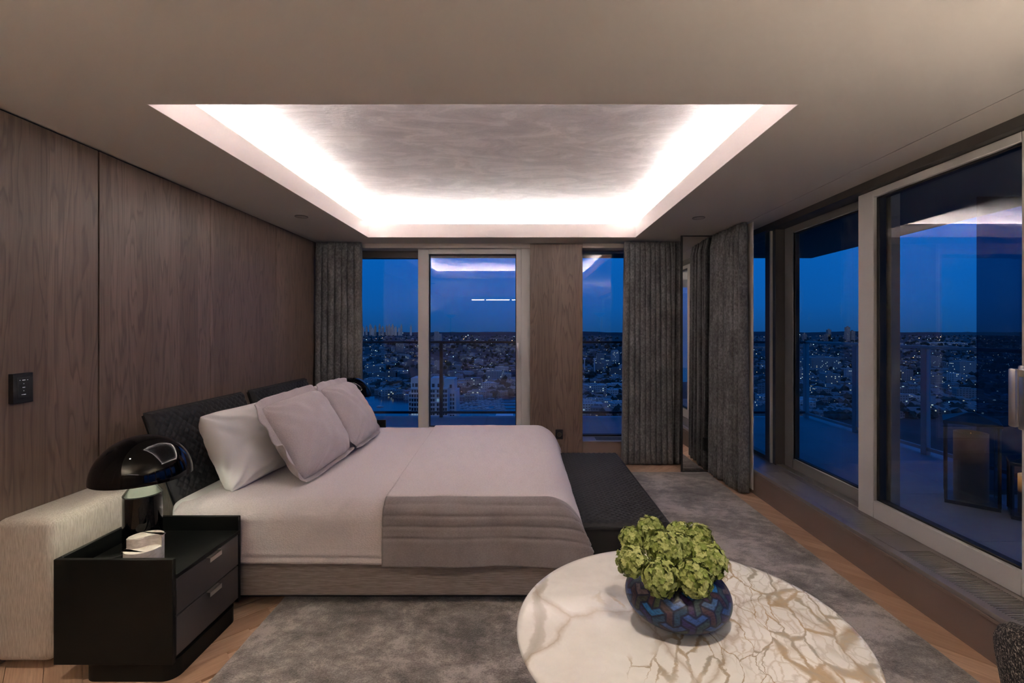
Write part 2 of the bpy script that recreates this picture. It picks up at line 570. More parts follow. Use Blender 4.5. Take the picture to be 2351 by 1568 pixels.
add_box(bm, RX0 - LEDGE, RX1 + LEDGE, RY1 + LEDGE, 5.3, ZS, ZC + .12)
cove_wall = bm_obj('cove_wall', bm, M_COVE, ceiling)
lip = .004  # lip top stands above the ledge, an added edge blocking grazing strip light
bm = bmesh.new()
add_box(bm, RX0, RX0 + lip, RY0, RY1, H, ZL)
add_box(bm, RX1 - lip, RX1, RY0, RY1, H, ZL)
add_box(bm, RX0 + lip, RX1 - lip, RY0, RY0 + lip, H, ZL)
add_box(bm, RX0 + lip, RX1 - lip, RY1 - lip, RY1, H, ZL)
bm_obj('cove_lip', bm, M_COVE, ceiling)
box('cove_ceiling', RX0 - LEDGE - .02, RX1 + LEDGE + .02, RY0 - LEDGE - .02, RY1 + LEDGE + .02, ZC, ZC + .1, M_PLASTER, ceiling)
for (x0, x1, y0, y1) in ((RX0 - .058, RX0 - .044, RY0 - .04, RY1 + .04), (RX1 + .044, RX1 + .058, RY0 - .04, RY1 + .04),
                         (RX0 - .04, RX1 + .04, RY0 - .058, RY0 - .044), (RX0 - .04, RX1 + .04, RY1 + .044, RY1 + .058)):
    s = box('led_strip', x0, x1, y0, y1, ZS, ZS + .003, M_LED, ceiling)
    s['label'] = 'glowing LED strip hidden in the cove'

# far wall: header, walnut column, low sill
wall_far = sbox('wall_far', XL, 2.3, 4.92, 5.25, 2.29, H, M_PAINT)
box('post', .086, .645, 4.92, 5.22, 0, 2.29, M_DARK, wall_far)
box('panel', .084, .648, 4.885, 4.92, 0, H - .01, M_WALNUT_X, wall_far, .0015, 1)
sill_far = sbox('trim_1', .648, 1.98, 4.86, 5.06, 0, .203, M_SILL)
box('sill_top', .648, 1.98, 4.855, 5.10, .203, .215, M_SILLTOP, sill_far, .002, 1)
bm = bmesh.new()
for k in range(62):
    x = .80 + k * .0125
    add_box(bm, x, x + .006, 4.90, 5.03, .2155, .220)
o = bm_obj('vent_slats', bm, M_GASKET, sill_far); o['kind'] = 'stuff'
sill_left = sbox('trim_2', XL, .086, 4.90, 5.06, 0, .215, M_SILL)

# right sill with two long vent grilles
sill = sbox('trim_3', 1.98, 2.33, YB, 5.1, 0, .192, M_SILL)
bm = bmesh.new()
G = [(-.6, 2.44), (2.62, 3.80)]
add_box(bm, 1.972, 2.02, YB, 5.1, .192, .215, .002, 1)
add_box(bm, 2.185, 2.24, YB, 5.1, .192, .215)
for a, b in ((YB, -.6), (2.44, 2.62), (3.80, 5.1)):
    add_box(bm, 2.02, 2.185, a, b, .192, .215)
bm_obj('sill_top', bm, M_SILLTOP, sill, True)
box('sill_nosing', 1.968, 1.98, YB, 5.1, .176, .192, M_SILL, sill, .002, 1)
box('vent_trough', 2.02, 2.185, -.6, 3.80, .192, .196, M_DARK, sill)
for a, b in G:
    bm = bmesh.new()
    y = a + .006
    while y < b:
        add_box(bm, 2.02, 2.185, y, y + .0062, .197, .214)
        y += .0118
    o = bm_obj('vent_slats', bm, M_SLAT, sill); o['kind'] = 'stuff'


# ------------------------------------------------------------------ windows and doors
def pane_x(name, x, y0, y1, z0, z1, parent, m=M_GLASS, th=.012):
    return box(name, x, x + th, y0, y1, z0, z1, m, parent)


def pane_y(name, y, x0, x1, z0, z1, parent, m=M_GLASS, th=.012):
    return box(name, x0, x1, y, y + th, z0, z1, m, parent)


def empty_struct(name, loc):
    o = bpy.data.objects.new(name, None)
    o.location = loc
    o.empty_display_size = .1
    COL.objects.link(o)
    WLOC[o] = Vector(loc)
    return struct(o)


# far left fixed light (behind the left curtain)
w1 = empty_struct('window_1', (-1.6, 5.18, .215))
box('frame_rail', XL, -1.10, 5.12, 5.24, 2.215, 2.29, M_ALU_D, w1, .002, 1)
box('frame_rail', XL, -1.10, 5.12, 5.24, .215, .285, M_ALU, w1, .002, 1)
box('frame_stile', XL, XL + .08, 5.12, 5.24, .285, 2.215, M_ALU, w1, .002, 1)
pane_y('pane', 5.19, XL + .05, -1.08, .26, 2.24, w1)
# far sliding door
d1 = empty_struct('door_1', (-.53, 5.05, .215))
def rail_frame(par, x0, x1, z0, z1, y0, y1, sl, sr, rt, rb, mm):
    box('frame_stile', x0, x0 + sl, y0, y1, z0, z1, mm, par, .003, 1)
    box('frame_stile', x1 - sr, x1, y0, y1, z0, z1, mm, par, .003, 1)
    box('frame_rail', x0 + sl, x1 - sr, y0, y1, z1 - rt, z1, mm, par, .003, 1)
    box('frame_rail', x0 + sl, x1 - sr, y0, y1, z0, z0 + rb, mm, par, .003, 1)
rail_frame(d1, -1.145, -.012, .215, 2.30, 5.0, 5.09, .115, .055, .062, .115, M_ALU)
rail_frame(d1, -1.03, -.067, .33, 2.238, 5.035, 5.08, .008, .008, .010, .008, M_GASKET)
box('frame_stile', -.012, .086, 4.985, 5.12, .0, 2.31, M_ALU, d1, .003, 1)
pane_y('pane', 5.055, -1.025, -.07, .335, 2.232, d1)
dh = box('door_handle', -.062, -.032, 4.978, 5.0, .97, 1.26, M_STEEL, d1, .008, 2)
box('lever', -.055, -.039, 4.950, 4.966, .985, 1.235, M_STEEL, dh, .005, 2)
box('lever_post', -.053, -.041, 4.960, 4.985, 1.20, 1.225, M_STEEL, dh, .002, 1)
# far narrow fixed light right of the walnut column
w2 = empty_struct('window_2', (1.35, 5.1, .215))
box('frame_rail', .64, 2.25, 5.09, 5.15, .215, .232, M_GASKET, w2)
box('frame_rail', .64, 2.25, 5.09, 5.15, 2.29, 2.32, M_ALU_D, w2)
pane_y('pane', 5.11, .64, 2.25, .22, 2.30, w2)

# right-hand glass wall
head = sbox('trim_4', 2.165, 2.42, YB, 5.2, 2.285, 2.45, M_ALU_D)
w3 = empty_struct('window_3', (2.27, 4.65, .215))
box('frame_rail', 2.235, 2.30, 4.17, 5.1, .215, .25, M_ALU_D, w3, .002, 1)
pane_x('pane', 2.262, 4.16, 5.12, .22, 2.30, w3)
box('frame_stile', 2.235, 2.32, 5.09, 5.15, .215, 2.3, M_ALU_D, w3, .002, 1)
box('frame_stile', 2.225, 2.34, 4.10, 4.17, .215, 2.29, M_ALU_D, w3, .002, 1)
box('frame_stile', 2.215, 2.34, 4.062, 4.078, .215, 2.29, M_ALU, w3, .002, 1)
box('frame_stile', 2.225, 2.34, 4.0, 4.045, .215, 2.29, M_ALU_D, w3, .002, 1)
# rear-track sliding door
d2 = empty_struct('door_2', (2.32, 3.45, .215))
def xframe(par, y0, y1, z0, z1, x0, x1, s0, s1, rt, rb, mm, mr=None):
    box('frame_stile', x0, x1, y0, y0 + s0, z0, z1, mm, par, .003, 1)
    box('frame_stile', x0, x1, y1 - s1, y1, z0, z1, mm, par, .003, 1)
    box('frame_rail', x0, x1, y0 + s0, y1 - s1, z1 - rt, z1, mr or mm, par, .003, 1)
    box('frame_rail', x0, x1, y0 + s0, y1 - s1, z0, z0 + rb, mr or mm, par, .003, 1)
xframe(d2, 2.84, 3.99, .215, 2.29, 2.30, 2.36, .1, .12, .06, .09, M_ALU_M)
xframe(d2, 2.93, 3.882, .295, 2.24, 2.305, 2.35, .012, .012, .012, .012, M_ALU)
xframe(d2, 2.942, 3.87, .307, 2.228, 2.315, 2.35, .012, .012, .01, .01, M_GASKET)
pane_x('pane', 2.335, 2.945, 3.865, .31, 2.225, d2)
box('door_track', 2.235, 2.30, 1.75, 4.0, .215, .222, M_STEEL, d2)
# front-track sliding door
d3 = empty_struct('door_3', (2.25, 2.45, .215))
xframe(d3, 1.90, 3.002, .216, 2.283, 2.215, 2.285, .12, .13, .045, .11, M_ALU)
xframe(d3, 2.02, 2.872, .326, 2.238, 2.235, 2.28, .014, .024, .012, .012, M_GASKET)
pane_x('pane', 2.262, 2.03, 2.862, .33, 2.232, d3)
dh = box('door_handle', 2.192, 2.214, 1.985, 2.017, .96, 1.245, M_STEEL, d3, .007, 2)
box('lever', 2.150, 2.170, 1.985, 2.017, .975, 1.232, M_STEEL, dh, .007, 2)
box('lever_post', 2.165, 2.195, 1.99, 2.012, 1.195, 1.225, M_STEEL, dh, .003, 1)
# the glass wall goes on behind the camera
w4 = empty_struct('window_4', (2.27, -.35, .215))
for y0, y1 in ((-2.6, -1.2), (-1.2, .3), (.3, 1.88)):
    xframe(w4, y0, y1, .215, 2.285, 2.25, 2.31, .06, .06, .05, .09, M_ALU)
    pane_x('pane', 2.28, y0 + .05, y1 - .05, .29, 2.25, w4)

# ------------------------------------------------------------------ herringbone floor, uncovered parts
PW, PL = .112, .672
def keep_plank(cx, cy):
    def inr(x0, x1, y0, y1): return x0 < cx < x1 and y0 < cy < y1
    if inr(-1.06, 1.62, .2, 4.30): return False
    return inr(-2.15, -1.0, .9, 4.75) and not inr(-1.95, -1.0, 2.5, 4.1) or inr(1.55, 2.1, .6, 4.9) or inr(.4, 2.1, 4.2, 5.0)
ca, sa = math.cos(PI / 4), math.sin(PI / 4)
n_pl = 0
for i in range(-60, 90):
    for j in range(-12, 14):
        for kind in (0, 1):
            if kind == 0:
                x0, x1, y0, y1 = i * PW, i * PW + PL, i * PW, (i + 1) * PW
            else:
                x0, x1, y0, y1 = i * PW + PL, i * PW + PL + PW, (i + 1) * PW - PL, (i + 1) * PW
            x0 += 2 * PL * j; x1 += 2 * PL * j
            mx, my = (x0 + x1) / 2, (y0 + y1) / 2
            cx, cy = mx * ca - my * sa + .22, mx * sa + my * ca
            if not keep_plank(cx, cy):
                continue
            bm = bmesh.new()
            hx, hy = (x1 - x0) / 2 - .0011, (y1 - y0) / 2 - .0011
            add_box(bm, -PL / 2 + .0011, PL / 2 - .0011, -PW / 2 + .0011, PW / 2 - .0011, -.0119, random.uniform(-.0008, 0))
            ang = PI / 4 + (PI / 2 if kind else 0)
            R = Matrix.Translation((cx, cy, 0)) @ Matrix.Rotation(ang, 4, 'Z')
            bm.transform(R)
            for co, no in (((XL, 0, 0), (-1, 0, 0)), ((2.2, 0, 0), (1, 0, 0)), ((0, 5.05, 0), (0, 1, 0))):
                bmesh.ops.bisect_plane(bm, geom=bm.verts[:] + bm.edges[:] + bm.faces[:], plane_co=co, plane_no=no, clear_outer=True)
            if len(bm.faces) < 3:
                bm.free(); continue
            bm.transform(R.inverted())
            me = bpy.data.meshes.new('plank')
            bm.to_mesh(me); bm.free()
            me.materials.append(M_OAK.m)
            o = bpy.data.objects.new('plank', me)
            COL.objects.link(o)
            o.parent = floor
            fl = WLOC[floor]
            o.location = Vector((cx, cy, 0)) - fl
            o.rotation_euler = (0, 0, ang)
            WLOC[o] = Vector((cx, cy, 0))
            n_pl += 1
print('planks', n_pl)

# ------------------------------------------------------------------ rug
nx, ny = 150, 200
u = np.linspace(-1.245, 1.815, nx); v = np.linspace(.3, 4.455, ny)
X, Y = np.meshgrid(u, v, indexing='ij')
Z = .018 + .0022 * nz_grid(X, Y, 9, 9, 1.0) + .0016 * nz_grid(X, Y, 31, 31, 2.0)
edge = np.minimum.reduce([X - u[0], u[-1] - X, Y - v[0], v[-1] - Y])
Z *= smoothstep(-.002, .012, edge)
Xj = X + .0025 * nz_grid(X, Y, 60, 60, 5.0); Yj = Y + .0025 * nz_grid(X, Y, 60, 60, 8.0)
rug = link_mesh('area_rug', grid_mesh('area_rug', np.stack([Xj, Yj, Z + .0005], -1)), M_RUG, smooth='all')
tag(rug, 'large plush grey and taupe area rug with brushed patches under the bed', 'rug')


# ------------------------------------------------------------------ bed
bed = thing('bed', (-.82, 3.14, 0), 'wide low bed with mauve linen upholstered base', 'bed')
box('bed_base', -1.82, .20, 2.268, 4.05, .070, .335, M_BASELINEN, bed, .022, 3)
box('plinth', -1.75, .10, 2.36, 3.95, .02, .070, M_DARK, bed)
mt = box('mattress', -1.80, .12, 2.31, 4.02, .335, .528, M_COTTON, bed, .05, 4)
mt['label'] = 'white fitted sheet corner showing beside the nightstand'


def drape(name, x0, x1, y0, y1, xfoot, ztop, hem_y, hem_x, r, rf, m, off, ns, nt, grooves=(), amp=.004, seed=0.0, flare=.0):
    """cloth over the box: s runs head to foot, t across from near hem to far hem"""
    yN, yFar = y0 - off, y1 + off
    flat_x1 = xfoot + off - rf
    Ls = (flat_x1 - x0) + rf * PI / 2 + max(hem_x - rf, 0)
    side = r * PI / 2 + hem_y - r
    Lt = 2 * side + (yFar - yN - 2 * r)
    s = np.linspace(0, Ls, ns); t = np.linspace(0, Lt, nt)
    S, T = np.meshgrid(s, t, indexing='ij')
    a = np.maximum(S - (flat_x1 - x0), 0)
    arc = np.minimum(a / rf, PI / 2)
    px = np.where(a > 0, flat_x1 + rf * np.sin(arc), x0 + S)
    dx = rf * (1 - np.cos(arc)) + np.maximum(a - rf * PI / 2, 0)
    tn = np.maximum(side - T, 0); tf = np.maximum(T - (Lt - side), 0)
    b = tn + tf
    arc2 = np.minimum(b / r, PI / 2)
    oy = r * np.sin(arc2); dy = r * (1 - np.cos(arc2)) + np.maximum(b - r * PI / 2, 0)
    py = np.where(tn > 0, yN + r - oy, np.where(tf > 0, yFar - r + oy, yN + r + (T - side)))
    mn = np.minimum(dx, dy); mxx = np.maximum(dx, dy)
    drop = mxx + .22 * mn
    n1 = nz_grid(S, T, 5, 3.0, seed); n2 = nz_grid(S, T, 16, 9, seed + 4)
    wr = amp * n1 + amp * .45 * n2
    sd = np.sign(T - Lt / 2)
    hang = np.clip(dy / .2, 0, 1)
    fold = .010 * np.sin(S * 9 + 3 * nz_grid(S, T * 0, 1.6, 1, seed + 9)) * hang * flare
    for g in grooves:
        d = tn - g - .006 * nz_grid(S, T * 0, 2.2, 1, seed + g * 31)
        wr = wr - .0055 * np.exp(-(d / .0045) ** 2) + .0022 * np.exp(-((np.abs(d) - .016) / .012) ** 2)
    nyv = np.sin(arc2) * sd; nzv = np.cos(arc2) * np.cos(arc); nxv = np.sin(arc)
    puff = .010 * smoothstep(0, .5, S / Ls) * 0
    py = py + nyv * (wr + fold + .012 * hang * flare)
    px = px + nxv * wr + .05 * np.clip(dx / .2, 0, 1) * np.clip(dy / .25, 0, 1) * flare
    pz = ztop + off - drop + nzv * wr + puff
    return np.stack([px, py, pz], -1)


def cloth(name, P, m, label, cat, th=.007):
    o = link_mesh(name, grid_mesh(name, P), m, smooth='all')
    md = o.modifiers.new('thickness', 'SOLIDIFY')
    md.thickness = th
    md.offset = 1.0
    return tag(o, label, cat)


P = drape('s', -1.74, .28, 2.258, 4.08, .285, .536, .288, .19, .085, .20, M_SPREAD, .0, 130, 240, (.308, .312), .0035, 1.0, .5)
# head end of the spread curves down over the mattress corner
hd = smoothstep(.14, 0, (P[..., 0] + 1.74))
P[..., 2] -= .022 * hd
spread = cloth('bedspread', P, M_SPREAD, 'pale mauve woven bedspread covering the whole bed', 'bedspread')
P = drape('q', -.690, .30, 2.258, 4.08, .29, .536, .308, .17, .085, .20, M_QUILT, .016, 110, 300, (.012, .065, .115, .165, .222), .0045, 7.0, 1.0)
P[..., 0] += (-.075 * (P[..., 1] - 2.3) / 1.7) * smoothstep(.25, -.6, P[..., 0])
cov = thing('coverlet', (-.2, 3.1, .36), 'mauve woven coverlet with quilted velvet border folded across the foot of the bed', 'coverlet')
side_t = .085 * PI / 2 + .308 - .085
cut = int(round((side_t - .010) / (2 * side_t + (4.08 - 2.258 + .032 - .17)) * 299))
for nm, sl, mm in (('velvet_border', slice(0, cut + 1), M_QUILT), ('woven_top', slice(cut, 300), M_SPREAD)):
    o = link_mesh(nm, grid_mesh(nm, P[:, sl]), mm, cov, smooth='all')
    md = o.modifiers.new('thickness', 'SOLIDIFY'); md.thickness = .007; md.offset = 1.0
    if nm == 'velvet_border':
        o['label'] = 'darker quilted velvet border hanging down the side'


def pillow(name, w, h, t, center, lean, yaw, m, label, cat, group=None, flange=0.0, seed=0.0, wrinkle=.006, pinch=.10, roll=0.0, n=64, round_=.12, puff=.52):
    """lying in a plane: a across (world y), b up the slope, thickness along the normal (towards +x)"""
    g = np.linspace(-1, 1, n)
    g = np.sign(g) * (1 - (1 - np.abs(g)) ** 1.35)
    A, B = np.meshgrid(g, g, indexing='ij')
    shells = []
    for side in (1, -1):
        ea = np.clip(1 - np.abs(A) ** 2.6, 0, 1); eb = np.clip(1 - np.abs(B) ** 2.6, 0, 1)
        th = t / 2 * (ea * eb) ** puff
        th *= 1 + .12 * nz_grid(A, B, 1.6, 1.6, seed + side)
        # creases fan out of the corners
        r_c = np.minimum(np.hypot(A - 1, B - 1), np.hypot(A + 1, B - 1))
        r_d = np.minimum(np.hypot(A - 1, B + 1), np.hypot(A + 1, B + 1))
        ang = np.arctan2(np.abs(B) - 1.15, np.abs(A) - 1.15)
        cr = 1.5 * np.sin(ang * 17 + 3 * nz_grid(A, B, 2, 2, seed + 3)) * np.exp(-np.minimum(r_c, r_d) * 2.2)
        th = th + wrinkle * (cr * (ea * eb) ** .3 + .6 * nz_grid(A, B, 4.0, 5.0, seed + 5 + side) * (ea * eb) ** .4)
        a = A * w / 2 * (1 - pinch * (1 - B ** 2)) ; b = B * h / 2 * (1 - pinch * .8 * (1 - A ** 2))
        a = a * np.sqrt(1 - round_ * B ** 4); b = b * np.sqrt(1 - round_ * A ** 4)
        shells.append((a, b, side * th))
    up = Vector((-math.sin(lean), 0, math.cos(lean)))
    ac = Vector((0, 1, 0))
    nr = Vector((math.cos(lean), 0, math.sin(lean)))
    Ry = Matrix.Rotation(yaw, 3, 'Z')
    Rr = Matrix.Rotation(roll, 3, nr)
    up, ac, nr = Ry @ (Rr @ up), Ry @ (Rr @ ac), Ry @ (Rr @ nr)
    verts, faces = [], []
    c = Vector(center)
    for k, (a, b, d) in enumerate(shells):
        base = len(verts)
        for i in range(n):
            for j in range(n):
                verts.append(c + ac * a[i, j] + up * b[i, j] + nr * d[i, j])
        for i in range(n - 1):
            for j in range(n - 1):
                f = (base + i * n + j, base + (i + 1) * n + j, base + (i + 1) * n + j + 1, base + i * n + j + 1)
                faces.append(f if k == 0 else f[::-1])
    me = bpy.data.meshes.new(name)
    me.from_pydata([tuple(p) for p in verts], [], faces)
    bm = bmesh.new(); bm.from_mesh(me)
    bmesh.ops.remove_doubles(bm, verts=bm.verts[:], dist=.0012)
    bm.to_mesh(me); bm.free()
    root = thing(name, tuple(c - Vector((0, 0, h / 2 * math.cos(lean)))), label, cat, group)
    cover = link_mesh('cover', me, m, root, smooth='all')
    if flange:
        # a flat hem border with a gentle wave
        a, b, d = shells[0]
        per = [(i, 0) for i in range(n)] + [(n - 1, j) for j in range(1, n)] + [(i, n - 1) for i in range(n - 2, -1, -1)] + [(0, j) for j in range(n - 2, 0, -1)]
        rows = []
        for q, (i, j) in enumerate(per):
            A0, B0 = A[i, j], B[i, j]
            L = math.hypot(A0 ** 7, B0 ** 7)
            da, db = A0 ** 7 / L, B0 ** 7 / L
            row = []
            for s in (-.35, 0, .4, .8, 1.0):
                wv = .010 * s * nz(A0 * 5 + seed, B0 * 5, 2) + (.007 * s * math.sin(q * .42 + seed)) * (s > 0)
                bend = 0.0
                pt = c + ac * (a[i, j] + da * flange * s) + up * (b[i, j] + db * flange * s * (1 if b[i, j] > 0 else .45))
                pt = pt + nr * (wv + (.025 * max(s, 0) if b[i, j] < 0 else -.004))
                row.append(tuple(pt))
            rows.append(row)
        Pf = np.array(rows)
        fo = link_mesh('hem_border', grid_mesh('hem_border', Pf, True), m, root, smooth='all')
        md = fo.modifiers.new('thickness', 'SOLIDIFY'); md.thickness = .004; md.offset = 0
    return root


pillow('white_pillow', .70, .46, .25, (-1.60, 2.74, .742), math.radians(24), math.radians(-4), M_COTTON,
       'white cotton pillow leaning on the headboard beside the near lamp', 'pillow', 'bed pillows', seed=3.0, wrinkle=.016, pinch=.07, puff=.44)
pillow('white_pillow', .70, .46, .24, (-1.60, 3.56, .742), math.radians(24), math.radians(3), M_COTTON,
       'white cotton pillow almost hidden behind the far mauve sham, one corner showing', 'pillow', 'bed pillows', seed=13.0, wrinkle=.012, pinch=.07, puff=.44)
pillow('pillow_sham', .64, .49, .23, (-1.325, 2.84, .772), math.radians(30), math.radians(-3), M_SHAM,
       'mauve pillow sham with flanged hem in front of the near white pillow', 'cushion', 'mauve pillow shams', flange=.05, seed=21.0, wrinkle=.012, pinch=.05, round_=.13, puff=.44, roll=math.radians(2))
pillow('pillow_sham', .60, .49, .22, (-1.31, 3.47, .775), math.radians(30), math.radians(4), M_SHAM,
       'mauve pillow sham nearer the windows, beside the far lamp', 'cushion', 'mauve pillow shams', flange=.05, seed=35.0, wrinkle=.012, pinch=.05, round_=.13, puff=.44, roll=math.radians(-2))

# headboard: low linen beam with two woven leather back panels
hb = thing('headboard', (-2.05, 3.2, 0), 'low cream linen headboard beam with two woven leather back panels along the walnut wall', 'headboard')
bm = bmesh.new()
add_box(bm, -2.178, -1.935, 1.866, 4.68, .03, .618, .035, 4)
bm_obj('beam', bm, M_LINEN, hb, True)
bm = bmesh.new()
tube_bm(bm, [(-1.945, 1.885, .60), (-1.945, 4.66, .60)], .0035, 6)
bm_obj('piping', bm, M_LINEN, hb, True)


def woven(nu, nv, Lu, Lv, cell, depth):
    """diagonal basket weave heights on a Lu x Lv sheet"""
    U, V = np.meshgrid(np.linspace(0, Lu, nu), np.linspace(0, Lv, nv), indexing='ij')
    p = (U + V) / cell; q = (U - V) / cell
    fp, fq = p - np.floor(p), q - np.floor(q)
    par = (np.floor(p) + np.floor(q)) % 2
    h1 = np.sin(PI * fp) ** .6 * (1 - .6 * (2 * fq - 1) ** 4)
    h2 = np.sin(PI * fq) ** .6 * (1 - .6 * (2 * fp - 1) ** 4)
    return U, V, depth * np.where(par > 0, h1, h2)


for y0, y1 in ((2.353, 3.175), (3.255, 4.10)):
    w_, hgt, th = y1 - y0, .53, .026
    up = Vector((-.335, 0, .942)).normalized(); nr = Vector((up.z, 0, -up.x))
    base = Vector((-1.765, y0, .478))
    U, V, D = woven(200, 130, w_, hgt, .047, .009)
    e = np.minimum.reduce([U, w_ - U, V, hgt - V])
    D = D * smoothstep(.004, .03, e) - .018 * (1 - smoothstep(0, .022, e))
    Pw = np.stack([base.x + up.x * V + nr.x * D, base.y + U, base.z + up.z * V + nr.z * D], -1)
    pn = bmesh.new()
    r_ = add_box(pn, 0, 1, 0, 1, 0, 1)
    for v_ in r_:
        v_.co = base + Vector((0, w_ * v_.co.y, 0)) + up * hgt * v_.co.z + nr * (-.017 - th * (1 - v_.co.x))
    bmesh.ops.bevel(pn, geom=pn.edges[:], offset=.012, segments=3, affect='EDGES')
    bp = bm_obj('back_panel', pn, M_LEATHER_S, hb, True)
    link_mesh('woven_face', grid_mesh('woven_face', Pw), M_LEATHER, bp, smooth='all')

# bench at the foot of the bed
bench = thing('bench', (.565, 3.19, 0), 'long black leather bench with woven top at the foot of the bed', 'bench')
box('bench_base', .315, .80, 2.49, 3.90, .03, .315, M_LEATHER_S, bench, .012, 2)
box('foot_rail', .36, .76, 2.55, 3.84, .018, .03, M_DARK, bench)
U, V, D = woven(120, 320, .512, 1.455, .044, .007)
e = np.minimum.reduce([U, .512 - U, V, 1.455 - V])
D = D * smoothstep(.002, .02, e) - .016 * (1 - smoothstep(0, .02, e))
Pw = np.stack([.307 + U, 2.468 + V, .343 + D], -1)
cu = box('bench_cushion', .307, .819, 2.468, 3.923, .315, .332, M_LEATHER_S, bench, .006, 2)
link_mesh('woven_face', grid_mesh('woven_face', Pw), M_LEATHER, cu, smooth='all')
skirt = bmesh.new()
add_box(skirt, .306, .820, 2.467, 3.924, .318, .330)
bm_obj('seam_band', skirt, M_LEATHER, cu)


# ------------------------------------------------------------------ nightstands and lamps
def nightstand(y0, y1, label, mirrored=False):
    x0, x1 = -1.855, -1.382
    t = thing('nightstand', ((x0 + x1) / 2, (y0 + y1) / 2, 0), label, 'nightstand', 'bedside nightstands')
    th = .017
    box('side_panel', x0, x1, y0, y0 + th, .075, .492, M_BLACKSATIN, t, .002, 1)
    box('side_panel', x0, x1, y1 - th, y1, .075, .492, M_BLACKSATIN, t, .002, 1)
    box('back_panel', x0, x0 + th, y0 + th, y1 - th, .075, .492, M_BLACKSATIN, t, .002, 1)
    box('top_board', x0 + th, x1 + .004, y0 + th, y1 - th, .408, .425, M_BLACKSATIN, t, .0015, 1)
    box('bottom_board', x0 + th, x1 - .02, y0 + th, y1 - th, .075, .092, M_BLACKSATIN, t)
    M_DRAWER = bpy.data.materials.get('drawer_lacquer')
    if M_DRAWER is None:
        M_DRAWER = Mat('drawer_lacquer', (0.050, 0.043, 0.044), 0.33).m
    for z0, z1 in ((.097, .254), (.260, .405)):
        d = box('drawer', x1 - .35, x1, y0 + th + .003, y1 - th - .003, z0, z1, M_DRAWER, t, .0015, 1)
        bm = bmesh.new()
        ym = (y0 + y1) / 2 + .012
        add_box(bm, x1 - .002, x1 + .018, ym - .038, ym + .038, z1 - .003, z1 - .001)
        add_box(bm, x1 + .016, x1 + .018, ym - .038, ym + .038, z1 - .022, z1 - .001)
        bm_obj('pull_tab', bm, M_STEEL, d)
    bm = bmesh.new()
    pts = []
    r = .05
    xa, xb, ya, yb = x0 + .10, x1 - .005, y0 + .012, y1 - .012
    for cx, cy, a0 in ((xb - r, ya + r, -PI / 2), (xb - r, yb - r, 0), (xa + r, yb - r, PI / 2), (xa + r, ya + r, PI)):
        for k in range(9):
            a = a0 + PI / 2 * k / 8
            pts.append((cx + r * math.cos(a), cy + r * math.sin(a)))
    lo = [bm.verts.new((x, y, .0)) for x, y in pts]; hi = [bm.verts.new((x, y, .075)) for x, y in pts]
    for k in range(len(pts)):
        k2 = (k + 1) % len(pts)
        bm.faces.new((lo[k], lo[k2], hi[k2], hi[k]))
    bm.faces.new(hi); bm.faces.new(lo[::-1])
    bm_obj('plinth', bm, M_BLACKSATIN, t, True)
    return t


nightstand(1.80, 2.235, 'black lacquered nightstand with two drawers on the near side of the bed')
nightstand(4.185, 4.62, 'black nightstand on the far side of the bed, only its top corner showing')


def table_lamp(x, y, label, lit):
    t = thing('table_lamp', (x, y, .425), label, 'lamp', 'mushroom table lamps')
    c = (x, y, .425)
    R = .179
    bm = bmesh.new()
    lathe_bm(bm, [(0, 0), (.068, 0), (.069, .002), (.069, .262), (.066, .265)], c, 56)
    bm_obj('base', bm, M_BLACKGLOSS, t, True)
    bm = bmesh.new()
    lathe_bm(bm, [(.066, .265), (.069, .266), (.022, .335), (0, .335)], c, 56)
    o = bm_obj('cone', bm, Mat('lamp_cone_' + str(lit), (.10, .105, .095), .22, .55), t, True)
    bm = bmesh.new()
    lathe_bm(bm, [(0, .33), (.012, .33), (.012, .50), (0, .50)], c, 20)
    bm_obj('stem', bm, M_BLACKGLOSS, t, True)
    zr = .338
    prof = [(R * math.cos(a), zr + R * math.sin(a)) for a in np.linspace(0, PI / 2, 30)]
    prof[-1] = (0, prof[-1][1])
    bm = bmesh.new()
    lathe_bm(bm, [(R - .004, zr)] + prof, c, 96)
    sh = bm_obj('shade', bm, M_BLACKGLOSS, t, True)
    prof = [((R - .005) * math.cos(a), zr + .0005 + (R - .005) * math.sin(a)) for a in np.linspace(0, PI / 2, 24)]
    prof[-1] = (0, prof[-1][1])
    bm = bmesh.new()
    lathe_bm(bm, prof[::-1], c, 64)
    o = bm_obj('shade_lining', bm, M_WHITEIN, sh, True)
    o['label'] = 'pale inside of the dome shade'
    bm = bmesh.new()
    cp = [(x - .06, y - .02, .431), (x - .11, y - .06, .429), (x - .145, y - .05, .43), (x - .16, y - .09, .43), (x - .12, y - .12, .43), (x - .09, y - .10, .432), (x - .115, y - .07, .433), (x - .16, y - .12, .432), (x - .175, y - .155, .45), (x - .178, y - .165, .48), (x - .186, y - .165, .497)]
    pts = []
    for i in range(len(cp) - 1):
        p0, p1, p2, p3 = (Vector(cp[max(0, min(len(cp) - 1, i + k))]) for k in (-1, 0, 1, 2))
        for q in range(6):
            s = q / 6
            pts.append(.5 * ((2 * p1) + (p2 - p0) * s + (2 * p0 - 5 * p1 + 4 * p2 - p3) * s * s + (3 * p1 - p0 - 3 * p2 + p3) * s ** 3))
    tube_bm(bm, pts, .0028, 6)
    bm_obj('cord', bm, M_BLACKPLASTIC, t, True)
    bm = bmesh.new()
    r_ = bmesh.ops.create_uvsphere(bm, u_segments=20, v_segments=12, radius=.022)
    bm.transform(Matrix.Translation((x, y, .425 + .40)))
    gm = Mat('lamp_bulb_glow_' + str(lit), (1, 1, 1), .5)
    gm.b.inputs['Emission Color'].default_value = (1.0, .97, .80, 1)
    gm.b.inputs['Emission Strength'].default_value = lit
    bm_obj('bulb', bm, gm, t, True)
    return t


